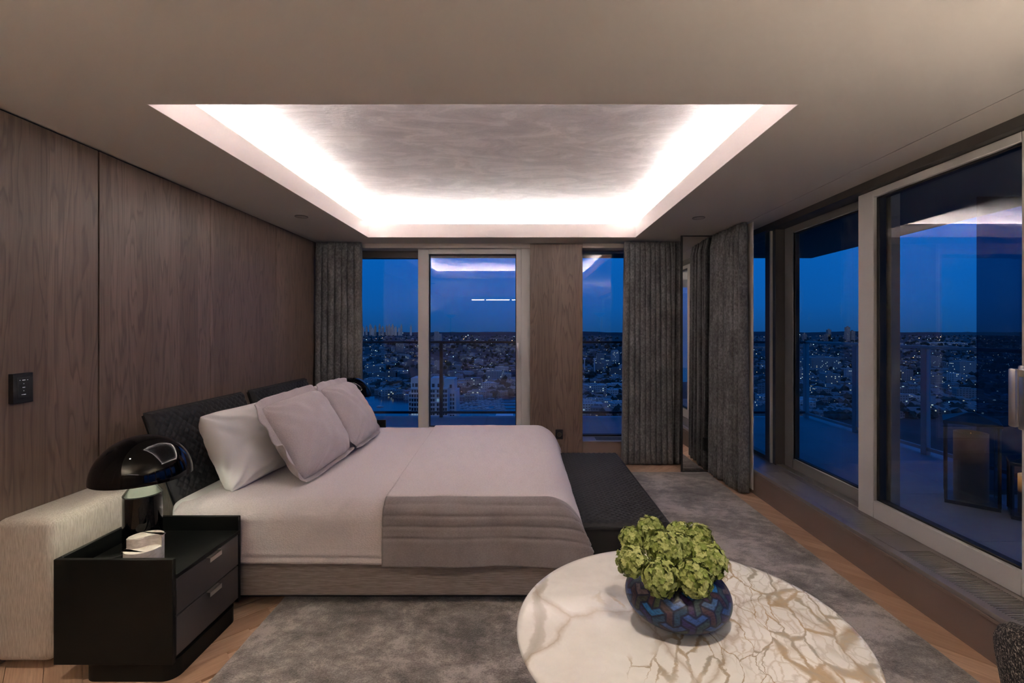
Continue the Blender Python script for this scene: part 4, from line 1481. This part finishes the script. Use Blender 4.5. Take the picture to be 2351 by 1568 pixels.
def lantern(cx, cy, hd, h, label, rad, hc, glow, lab2):
    t = thing('lantern', (cx, cy, .1), label, 'lantern', 'balcony lanterns')
    R = [(cx + hd * math.cos(a), cy + hd * math.sin(a)) for a in (PI / 2 * k - PI / 2 + .05 for k in range(4))]
    bm = bmesh.new()
    q = [bm.verts.new((x * 1.0, y, .1)) for x, y in R]; q2 = [bm.verts.new((x, y, .125)) for x, y in R]
    for k in range(4): bm.faces.new((q[k], q[(k + 1) % 4], q2[(k + 1) % 4], q2[k]))
    bm.faces.new(q2); bm.faces.new(q[::-1])
    bm_obj('base', bm, M_RAILD, t)
    for x, y in R:
        xx, yy = cx + (x - cx) * .95, cy + (y - cy) * .95
        box('post', xx - .007, xx + .007, yy - .007, yy + .007, .125, .1 + h, M_RAILD, t)
    for k in range(4):
        (xa, ya), (xb, yb) = R[k], R[(k + 1) % 4]
        xa, ya, xb, yb = (cx + (xa - cx) * .93, cy + (ya - cy) * .93, cx + (xb - cx) * .93, cy + (yb - cy) * .93)
        bm = bmesh.new()
        nx_, ny_ = (cx - (xa + xb) / 2), (cy - (ya + yb) / 2)
        l = math.hypot(nx_, ny_); nx_, ny_ = nx_ / l * .004, ny_ / l * .004
        vv = [bm.verts.new(p) for p in ((xa, ya, .13), (xb, yb, .13), (xb, yb, .09 + h), (xa, ya, .09 + h), (xa + nx_, ya + ny_, .13), (xb + nx_, yb + ny_, .13), (xb + nx_, yb + ny_, .09 + h), (xa + nx_, ya + ny_, .09 + h))]
        for f in ((0, 1, 2, 3), (5, 4, 7, 6), (0, 4, 5, 1), (1, 5, 6, 2), (2, 6, 7, 3), (3, 7, 4, 0)):
            bm.faces.new([vv[i] for i in f])
        bm_obj('pane', bm, M_LANTERNGLASS, t)
    bm = bmesh.new()
    prev = None
    for s, z in ((1.06, h), (1.06, h + .02), (.55, h + .05), (.16, h + .075), (.05, h + .08)):
        rg = [bm.verts.new((cx + (x - cx) * s, cy + (y - cy) * s, .1 + z)) for x, y in R]
        if prev:
            for k in range(4): bm.faces.new((prev[k], prev[(k + 1) % 4], rg[(k + 1) % 4], rg[k]))
        else:
            bm.faces.new(rg[::-1])
        prev = rg
    bm.faces.new(prev)
    bm_obj('roof', bm, M_RAILD, t)
    c = thing('candle', (cx, cy, .125), lab2, 'candle', 'lantern candles')
    bm = bmesh.new()
    lathe_bm(bm, [(0, 0), (rad, 0), (rad, hc), (rad * .85, hc + .004), (rad * .7, hc - .02), (0, hc - .02)], (cx, cy, .126), 40)
    wax = Mat('candle_wax_' + str(glow), (.16, .13, .11), .5)
    z = wax.n('SeparateXYZ', {0: wax.obj()}).outputs['Z']
    wax.set(wax.b.inputs['Emission Color'], wax.ramp(wax.math('DIVIDE', z, hc), [(.55, (0.0, 0.0, 0.0)), (.9, (1.0, .42, .12)), (1.0, (.9, .5, .25))]))  # wax emits near its top, in place of flame light shining through
    wax.b.inputs['Emission Strength'].default_value = glow
    bm_obj('wax', bm, wax, c, True)
    bm = bmesh.new()
    lathe_bm(bm, [(0, hc - .02), (.005, hc - .015), (.003, hc - .006), (0, hc)], (cx, cy, .126), 12)
    fl = Mat('flame_' + str(glow), (1, .6, .2), .5)
    fl.b.inputs['Emission Color'].default_value = (1, .5, .15, 1)
    fl.b.inputs['Emission Strength'].default_value = glow * 12
    bm_obj('flame', bm, fl, c, True)


lantern(3.40, 3.45, .21, .60, 'tall dark glass lantern on the balcony', .098, .50, .03, 'tall pillar candle in the tall lantern')
lantern(3.52, 3.14, .155, .37, 'small dark glass lantern at the edge of the front sliding door', .07, .27, .40, 'glowing orange candle in the small lantern')

# ------------------------------------------------------------------ city below
GZ = -100.0
M_GROUND = Mat('city_ground', rough=.95)
p = M_GROUND.pos()
a = M_GROUND.noise(M_GROUND.mapped(p, (.012, .012, 0)), 1.0, 6, .65)
b = M_GROUND.noise(M_GROUND.mapped(p, (.0016, .0016, 0)), 1.0, 3, .5)
M_GROUND.base(M_GROUND.ramp(M_GROUND.math('ADD', M_GROUND.math('MULTIPLY', a, .7), M_GROUND.math('MULTIPLY', b, .3)), [(.40, (.008, .011, .012)), (.55, (.022, .030, .032)), (.68, (.07, .08, .085))]))
bm = bmesh.new()
vs = [bm.verts.new(p) for p in ((-9000, 30, GZ), (20000, 30, GZ), (20000, 15500, GZ), (-9000, 15500, GZ))]
bm.faces.new(vs)
struct(bm_obj('city_ground', bm, M_GROUND))
M_WATER = Mat('inlet_water', (.01, .03, .06), .12)
wb = M_WATER.noise(M_WATER.mapped(M_WATER.pos(), (.25, .6, 0)), 1.0, 3, .5)
M_WATER.bump(wb, .15, .4)
bm = bmesh.new()
pts = [(-420, 330), (95, 330), (95, 520), (45, 690), (-30, 700), (-80, 640), (-140, 655), (-215, 700), (-330, 640), (-420, 600)]
bm.faces.new([bm.verts.new((x, y, GZ + .4)) for x, y in pts])
struct(bm_obj('water', bm, M_WATER))
# wooded ridges on the horizon
M_RIDGE = Mat('wooded_ridge', (.012, .020, .028), .95)
for nm, Y0, zb, amp, sd in (('hills', 9000, -44, 34, 1.0), ('hills', 14500, -60, 42, 4.0)):
    xs = np.linspace(-7500, 16500, 260)
    P = np.zeros((260, 3, 3))
    for i, x in enumerate(xs):
        hgt = zb + amp * (noise.noise(Vector((x / 1900, sd, 0))) * 1.1 + .25 * noise.noise(Vector((x / 260, sd, 3))))
        if nm == 'hills' and Y0 == 9000 and x < -1800:
            hgt += 26 * float(smoothstep(-1800, -2300, x)) - 30 * float(smoothstep(-3000, -2500, -abs(x)))
        P[i, 0] = (x, Y0 - 350, GZ); P[i, 1] = (x, Y0, max(hgt, GZ + 10)); P[i, 2] = (x, Y0 + 400, GZ)
    struct(link_mesh(nm, grid_mesh(nm, P), M_RIDGE, smooth='all'))


def facade(name, lit=.06, dim=1.0):
    """concrete with rows of dark glazing; some windows are lit and give off light"""
    m = Mat(name, rough=.8)
    p = m.pos()
    nrm = m.n('NewGeometry').outputs['Normal']
    s = m.n('SeparateXYZ', {0: p}); sn = m.n('SeparateXYZ', {0: nrm})
    use_x = m.math('GREATER_THAN', m.math('ABSOLUTE', sn.outputs[1]), .6)
    u = m.n('MixRGB', {0: use_x, 1: s.outputs[1], 2: s.outputs[0]}).outputs[0]
    wall = m.math('LESS_THAN', m.math('ABSOLUTE', sn.outputs[2]), .5)
    cu = m.math('DIVIDE', u, 3.4); cv = m.math('DIVIDE', s.outputs[2], 3.1)
    fu, fv = m.math('FRACT', cu), m.math('FRACT', cv)
    inw = m.math('MULTIPLY', m.math('MULTIPLY', m.math('GREATER_THAN', fu, .22), m.math('LESS_THAN', fu, .80)), m.math('MULTIPLY', m.math('GREATER_THAN', fv, .30), m.math('LESS_THAN', fv, .78)))
    inw = m.math('MULTIPLY', inw, wall)
    cell = m.n('CombineXYZ', {0: m.math('FLOOR', cu), 1: m.math('FLOOR', cv), 2: m.math('FLOOR', m.math('DIVIDE', s.outputs[0], 60.0))})
    rv = m.n('TexWhiteNoise', {'Vector': cell.outputs[0]}, noise_dimensions='3D')
    on = m.math('MULTIPLY', m.math('LESS_THAN', rv.outputs['Value'], lit), inw)
    rnd = m.n('ObjectInfo').outputs['Random']
    basec = m.ramp(rnd, [(0.0, [v * dim for v in (.22, .22, .22)]), (.5, [v * dim for v in (.46, .44, .42)]), (1.0, [v * dim for v in (.68, .66, .64)])])
    m.base(m.mix(m.math('MULTIPLY', inw, .8), basec, (.03, .04, .05)))
    ec = m.mix(rv.outputs['Color'], (1.0, .80, .5), (.55, .85, 1.0))
    m.set(m.b.inputs['Emission Color'], ec)
    m.set(m.b.inputs['Emission Strength'], m.math('MULTIPLY', on, .75))
    return m


M_FAC = facade('city_facade', .07, .8)
M_FACSKY = facade('skyline_facade', .16, 1.1)
M_FAC2 = facade('house_facade', .07, .42)
M_CONC = Mat('tower_concrete', (.66, .62, .59), .8)
M_TGLASS = Mat('tower_window_glass', (.015, .02, .028), .12)
M_TLIT = Mat('tower_window_lit', (.3, .35, .4), .4)
M_TLIT.b.inputs['Emission Color'].default_value = (.55, .8, 1.0, 1)
M_TLIT.b.inputs['Emission Strength'].default_value = .32

# near apartment tower, its windows built one by one
TY = 340.0
def tx(px): return (px - 1199) / 1045 * TY
def tz(py): return 1.4 - (py - 758) / 1045 * TY
tw = thing('apartment_tower', (tx(990), TY + 12, GZ), 'pale apartment tower with rows of windows standing in front of the marina', 'building')
for nm, xa, xb, top, y0, y1 in (('tower_body', 943, 1028, 890, 0, 26), ('wing', 935, 943, 903, 4, 24), ('wing', 1028, 1045, 900, 5, 24), ('crown', 941, 962, 869, 3, 20), ('crown', 986, 1012, 869, 3, 20), ('crown', 1016, 1040, 872, 6, 22), ('penthouse', 962, 986, 880, 4, 20)):
    box(nm, tx(xa), tx(xb), TY + y0, TY + y1, GZ, tz(top), M_CONC, tw)
for y in (892, 903, 913, 923, 934, 944, 954, 964):
    box('floor_band', tx(942), tx(1029), TY - .9, TY, tz(y + 1.0), tz(y), M_CONC, tw)
for fl, y in enumerate((895, 905.5, 915.5, 926, 936.5, 946.5, 956.5)):
    for k, (xa, xb) in enumerate(((945, 949), (951, 955), (957, 961), (964, 968), (970, 974), (976, 980), (989, 993), (994, 998), (1003, 1007), (1008, 1012), (1017, 1020.5), (1022, 1026))):
        lit = (fl, k) in ((2, 8), (2, 9), (5, 0), (5, 1), (5, 2), (6, 3))
        box('window', tx(xa), tx(xb), TY - .35, TY + .1, tz(y + 6.2), tz(y), M_TLIT if lit else M_TGLASS, tw)
for fl in range(6):
    for xa, xb in ((1031, 1034.5), (1037, 1040.5)):
        box('window', tx(xa), tx(xb), TY + 4.6, TY + 5.1, tz(912 + fl * 9.8), tz(906 + fl * 9.8), M_TGLASS, tw)
    box('window', tx(937), tx(941), TY + 3.6, TY + 4.1, tz(913 + fl * 9.8), tz(907 + fl * 9.8), M_TGLASS, tw)
for (xa, xb, y) in ((945, 948, 881), (951, 957, 881), (990, 996, 882), (1003, 1008, 882), (1031, 1036, 884)):
    box('window', tx(xa), tx(xb), TY + 2.6, TY + 3.2, tz(y + 8), tz(y), M_TGLASS, tw)


def building(px, base, w, h, label, name='city_building', group=None, depth=None, steps=()):
    Y = 101.4 * 1045 / (base - 758)
    k = Y / 1045
    x = (px - 1199) * k
    dpt = depth or w * .7
    bm = bmesh.new()
    hw, hh = w * k / 2, h * k
    add_box(bm, x - hw, x + hw, Y, Y + dpt * k, GZ, GZ + hh)
    add_box(bm, x - hw * .4, x + hw * .25, Y + dpt * k * .3, Y + dpt * k * .7, GZ + hh, GZ + hh + max(3.0, hh * .08))
    for a, b, c in steps:
        add_box(bm, x + hw * a, x + hw * b, Y - 2, Y + dpt * k * .6, GZ, GZ + hh * c)
    o = bm_obj(name, bm, M_FAC)
    tag(o, label, 'building', group)
    return o


HERO = [(917, 809, 17, 24, 'slim high-rise block just under the far railing, left of the door', ()),
        (897, 870, 24, 18, 'white stepped mid-rise block below the slim high-rise', ((-1, -.4, .7), (.3, 1, .8))),
        (1005, 782, 16, 16, 'pale building crowning the hill above the far railing', ((-1, .2, 1.3),)),
        (1077, 893, 56, 20, 'long white apartment block above the marina', ((.1, .9, 1.25), (-.3, .1, 1.1))),
        (1044, 871, 34, 18, 'dark office block behind the long white apartment block', ()),
        (1124, 872, 18, 16, 'banded office block right of the dark office block', ()),
        (1379, 838, 17, 25, 'round-shouldered tower in the narrow window, left one', ((-.8, .8, 1.06),)),
        (1413, 830, 17, 24, 'round-shouldered tower in the narrow window, right one', ((-.8, .8, 1.06),)),
        (1428, 853, 12, 14, 'low block at the curtain edge of the narrow window', ()),
        (1895, 851, 64, 30, 'broad hospital-like block seen through the rear sliding door', ((-.9, -.2, .8), (.5, 1.1, .7))),
        (1846, 876, 26, 28, 'slab block behind the railing corner post', ()),
        (1913, 883, 34, 24, 'low white block with horizontal bands below the broad block', ()),
        (1951, 872, 14, 26, 'narrow block beside the front door stile', ()),
        (2083, 881, 28, 32, 'pale balconied tower left of the railing post', ((-1, -.3, .9),)),
        (2150, 843, 24, 24, 'grey apartment block right of the railing post', ()),
        (2222, 864, 38, 34, 'tall gridded slab beside the smoked screen', ()),
        (2150, 891, 30, 28, 'dim apartment block below the grey one', ()),
        (2062, 795, 24, 8, 'small pale building on the tree line', ()),
        (2190, 792, 80, 5, 'long low building along the tree line', ())]
for px, base, w, h, lab, st in HERO:
    building(px, base, w, h, lab, steps=st)
# faint skyline towers at the horizon
SKY_T = [(850, 747, 768, 5), (861, 750, 766, 4), (871, 747, 766, 4), (878, 752, 770, 6), (887, 750, 766, 4), (893, 748, 768, 5), (901, 747, 770, 5), (898, 755, 770, 6), (908, 752, 770, 5), (916, 754, 770, 4), (841, 751, 767, 4), (921, 748, 766, 4), (943, 749, 761, 4), (833, 753, 767, 5), (855, 756, 768, 6)]
for px, t0, b0, w in SKY_T:
    Y = 8300 + rng.uniform(0, 300)
    k = Y / 1045
    bm = bmesh.new()
    x = (px - 1199) * k
    add_box(bm, x - w * k / 2, x + w * k / 2, Y, Y + 30, GZ, 1.4 - (t0 - 758) * k)
    add_box(bm, x - w * k / 5, x + w * k / 5, Y + 5, Y + 20, 1.4 - (t0 - 758) * k, 1.4 - (t0 - 759.2) * k + 2.4 * k)
    tag(bm_obj('skyline_tower', bm, M_FACSKY), 'distant tower in the faint skyline cluster left of the far door', 'building', 'distant skyline cluster')
for px, t0, w, lab in ((1905, 757, 7, 'distant slim tower on the horizon through the rear sliding door'), (1900, 768, 16, 'distant low block at the foot of the slim tower'), (1948, 751, 8, 'dark distant tower beside the front door stile'), (1959, 760, 9, 'shorter dark distant tower beside the front door stile'), (1849, 766, 7, 'distant small tower above the railing corner')):
    Y = 4200.0
    k = Y / 1045
    bm = bmesh.new()
    x = (px - 1199) * k
    add_box(bm, x - w * k / 2, x + w * k / 2, Y, Y + 30, GZ, 1.4 - (t0 - 758) * k)
    add_box(bm, x - w * k / 6, x + w * k / 6, Y + 8, Y + 20, 1.4 - (t0 - 758) * k, 1.4 - (t0 - 758) * k + 9)
    tag(bm_obj('skyline_tower', bm, M_FAC), lab, 'building', 'distant horizon towers')

# other blocks, one by one
def in_water(x, y):
    ins = False
    for (x1, y1), (x2, y2) in zip(pts, pts[1:] + pts[:1]):
        if (y1 > y) != (y2 > y) and x < (x2 - x1) * (y - y1) / (y2 - y1) + x1:
            ins = not ins
    return ins


cr = random.Random(12)
ZONES = [(826, 1185, 110, 'city block past the far sliding door', 'city blocks seen past the far door'),
         (1338, 1436, 26, 'city block in the narrow far window', 'city blocks in the narrow window'),
         (1735, 2330, 110, 'city block through the side doors', 'city blocks seen through the side doors')]
for x0, x1, cnt, lab, grp in ZONES:
    k = 0
    while k < cnt:
        px = cr.uniform(x0, x1); base = 772 + 176 * cr.random() ** 1.15
        Y = 101.4 * 1045 / (base - 758)
        X = (px - 1199) / 1045 * Y
        if in_water(X, Y) or in_water(X, Y + 25):
            k += .1; continue
        w = cr.uniform(13, 34); h = cr.choice((6, 7, 8, 9, 10, 12, 14, 20)) * cr.uniform(.8, 1.2)
        d = cr.uniform(10, 20)
        bm = bmesh.new()
        add_box(bm, -w / 2, w / 2, -d / 2, d / 2, 0, h)
        add_box(bm, -w * .3, w * .1, -d * .2, d * .2, h, h + 1.8)
        bm.transform(Matrix.Translation((X, Y, GZ)) @ Matrix.Rotation(cr.choice((0, 0, .25, -.3, .6)), 4, 'Z'))
        dist = 'nearest, low in the view' if Y < 700 else 'in the middle distance' if Y < 1300 else 'far out' if Y < 2600 else 'tiny, below the horizon'
        size = ('tall' if h > 13 else 'low') + (' wide' if w > 24 else ' narrow')
        tag(bm_obj('city_block', bm, M_FAC), size + ' ' + lab + ', ' + dist, 'building', grp + ', ' + size + ', ' + dist)
        k += 1
# houses past counting
verts, faces = [], []
k = 0
while k < 3600:
    base = 769 + 190 * cr.random() ** 1.5
    Y = 101.4 * 1045 / (base - 758)
    X = cr.uniform(-.42, 1.18) * Y
    if in_water(X, Y):
        k += .2; continue
    if noise.noise(Vector((X / 260, Y / 420, 2.0))) < -.18:
        k += .3; continue
    w, d, h = cr.uniform(4, 9), cr.uniform(4, 7), cr.uniform(4, 8)
    if Y > 2500: w *= 1.7; h *= 1.4
    b = len(verts)
    ca_, sa_ = math.cos(cr.random() * 1.5), 0
    ang = cr.choice((0, .2, -.35, .8)); cA, sA = math.cos(ang), math.sin(ang)
    for zz in (0, h):
        for ux, uy in ((-w, -d), (w, -d), (w, d), (-w, d)):
            verts.append((X + ux * cA - uy * sA, Y + ux * sA + uy * cA, GZ + zz))
    for ux in (-w, w):
        verts.append((X + ux * cA, Y + ux * sA, GZ + h + d * .45))
    faces += [(b, b + 1, b + 5, b + 4), (b + 1, b + 2, b + 6, b + 5), (b + 2, b + 3, b + 7, b + 6), (b + 3, b, b + 4, b + 7),
              (b + 4, b + 5, b + 9, b + 8), (b + 6, b + 7, b + 8, b + 9), (b + 5, b + 6, b + 9), (b + 7, b + 4, b + 8)]
    k += 1
me = bpy.data.meshes.new('houses'); me.from_pydata(verts, [], faces)
tag(link_mesh('houses', me, M_FAC2, origin=(0, 0, GZ)), 'small houses of the city spread below the balcony', 'houses', kind='stuff')
# trees
bm = bmesh.new(); bmesh.ops.create_icosphere(bm, subdivisions=1, radius=1.0)
sv = np.array([v.co[:] for v in bm.verts]); sf = np.array([[v.index for v in f.verts] for f in bm.faces]); bm.free()
TV, TF = [], []
k = 0; cnt = 0
while cnt < 4200:
    base = 767 + 195 * cr.random() ** 1.6
    Y = 101.4 * 1045 / (base - 758)
    X = cr.uniform(-.42, 1.18) * Y
    if in_water(X, Y) or noise.noise(Vector((X / 200, Y / 300, 6.0))) < -.15:
        cnt += .25; continue
    r = cr.uniform(3.5, 7) * (1.8 if Y > 2500 else 1.0)
    j = sv * np.array((r * cr.uniform(.8, 1.3), r, r * cr.uniform(.8, 1.25))) * (1 + .18 * rng.standard_normal((len(sv), 1)))
    TV.append(j + (X, Y, GZ + r * .8)); TF.append(sf + 12 * 0 + sum(map(len, TV[:-1])) if False else sf + len(sv) * (len(TV) - 1))
    cnt += 1
me = bpy.data.meshes.new('trees')
me.from_pydata(np.concatenate(TV).tolist(), [], np.concatenate(TF).tolist())
M_TREE = Mat('dark_tree_foliage', rough=.95)
M_TREE.base(M_TREE.ramp(M_TREE.noise(M_TREE.mapped(M_TREE.pos(), (.08, .08, .3)), 1.0, 3, .6), [(.35, (.010, .018, .014)), (.7, (.035, .050, .038))]))
tag(link_mesh('trees', me, M_TREE, origin=(0, 0, GZ)), 'dark trees between the city houses below', 'trees', kind='stuff')
# street lamps and shop lights
LV, LF, LC = [], [], []
for k in range(620):
    base = 766 + 185 * cr.random() ** 1.25
    Y = 101.4 * 1045 / (base - 758)
    X = cr.uniform(-.42, 1.18) * Y
    if in_water(X, Y):
        continue
    r = Y / 1045 * cr.choice((.45, .5, .6, .7, .9, 1.2)); z = GZ + cr.uniform(7, 13)
    b = len(LV)
    LV += [(X, Y, z + r), (X + r, Y, z), (X, Y + r, z), (X - r, Y, z), (X, Y - r, z), (X, Y, z - r)]
    for f in ((0, 1, 2), (0, 2, 3), (0, 3, 4), (0, 4, 1), (5, 2, 1), (5, 3, 2), (5, 4, 3), (5, 1, 4)):
        LF.append([b + i for i in f])
        LC.append(b)
me = bpy.data.meshes.new('city_lights'); me.from_pydata(LV, [], LF)
M_CL = Mat('street_lamp_glow', (.2, .2, .2), .5)
cl = M_CL.n('TexWhiteNoise', {'Vector': M_CL.n('VectorMath', {0: M_CL.mapped(M_CL.pos(), (.04, .04, 0))}, operation='FLOOR').outputs[0]}, noise_dimensions='3D')
M_CL.set(M_CL.b.inputs['Emission Color'], M_CL.ramp(cl.outputs['Value'], [(.0, (1.0, .55, .22)), (.35, (1.0, .85, .62)), (.6, (.75, .95, 1.0)), (1.0, (.55, .9, 1.0))]))
M_CL.b.inputs['Emission Strength'].default_value = 2.0
tag(link_mesh('city_lights', me, M_CL, origin=(0, 0, GZ)), 'points of street and shop light across the city below', 'lights', kind='stuff')
# marina boats
M_HULL = Mat('white_hull', (.72, .73, .75), .4)
bm = bmesh.new()
hull = [(-4.6, 0), (-3.6, 1.15), (1.5, 1.35), (5.2, 0), (1.5, -1.35), (-3.6, -1.15)]
lo = [bm.verts.new((x * .92, y * .7, 0)) for x, y in hull]; hi = [bm.verts.new((x, y, 1.2)) for x, y in hull]
for k in range(6): bm.faces.new((lo[k], lo[(k + 1) % 6], hi[(k + 1) % 6], hi[k]))
bm.faces.new(hi)
add_box(bm, -2.4, 1.4, -.7, .7, 1.2, 2.0)
add_box(bm, .3, .5, -.1, .1, 1.2, 12.5)
boat_me = bpy.data.meshes.new('sailing_boat'); bm.to_mesh(boat_me); bm.free()
boat_me.materials.append(M_HULL.m)
n_b = 0
for row in range(7):
    for q in range(12):
        py = 917 + row * 3.9 + cr.uniform(-.8, .8); px = 1049 + q * 9.2 + row * 1.2 + cr.uniform(-1.5, 1.5)
        Y = 101.4 * 1045 / (py - 758); X = (px - 1199) / 1045 * Y
        if not in_water(X, Y) or cr.random() < .12:
            continue
        o = bpy.data.objects.new('sailing_boat', boat_me); COL.objects.link(o)
        o.location = (X, Y, GZ + .2); o.rotation_euler = (0, 0, cr.choice((.3, .35, .25, 3.4)) + cr.uniform(-.1, .1)); s = cr.uniform(.5, .85); o.scale = (s, s, s)
        tag(o, 'white boat moored in the marina beyond the far railing', 'boat', 'boats in the marina')
        n_b += 1
bm = bmesh.new()
for row in range(4):
    y = 585 + row * 26
    add_box(bm, -135, 20, y, y + 2, GZ + .3, GZ + 1.0)
o = tag(bm_obj('marina_pier', bm, Mat('pier_deck', (.16, .16, .16), .8)), 'floating piers between the moored boats', 'pier')
ferry = thing('ferry_pier', ((1150 - 1199) / 1045 * 520, 520, GZ + .4), 'white quay shed on the water below the marina', 'pier')
box('shed', (1138 - 1199) / 1045 * 520, (1178 - 1199) / 1045 * 520, 520, 532, GZ + .4, GZ + 4.0, M_HULL, ferry)
box('pontoon', (1120 - 1199) / 1045 * 520, (1186 - 1199) / 1045 * 520, 517, 534, GZ + .4, GZ + 1.1, M_HULL, ferry)
ob = bpy.data.objects.new('sailing_boat', boat_me); COL.objects.link(ob)
ob.location = ((872 - 1199) / 1045 * 600, 600, GZ + .2)
tag(ob, 'single white boat out on the water left of the tower', 'boat')
for px in (1342, 1365):
    Y = 101.4 * 1045 / (855 - 758); X = (px - 1199) / 1045 * Y
    t = thing('floodlight_mast', (X, Y, GZ), 'white stadium floodlight mast in the narrow window, ' + ('at the walnut column' if px == 1342 else 'right of the first mast'), 'mast', 'stadium floodlights')
    box('pole', X - .8, X + .8, Y - .8, Y + .8, GZ, GZ + 33, M_HULL, t)
    box('lamp_head', X - 3, X + 3, Y - 1, Y + 1, GZ + 31.5, GZ + 34.5, M_HULL, t)
print('boats', n_b, 'objects', len(bpy.data.objects))
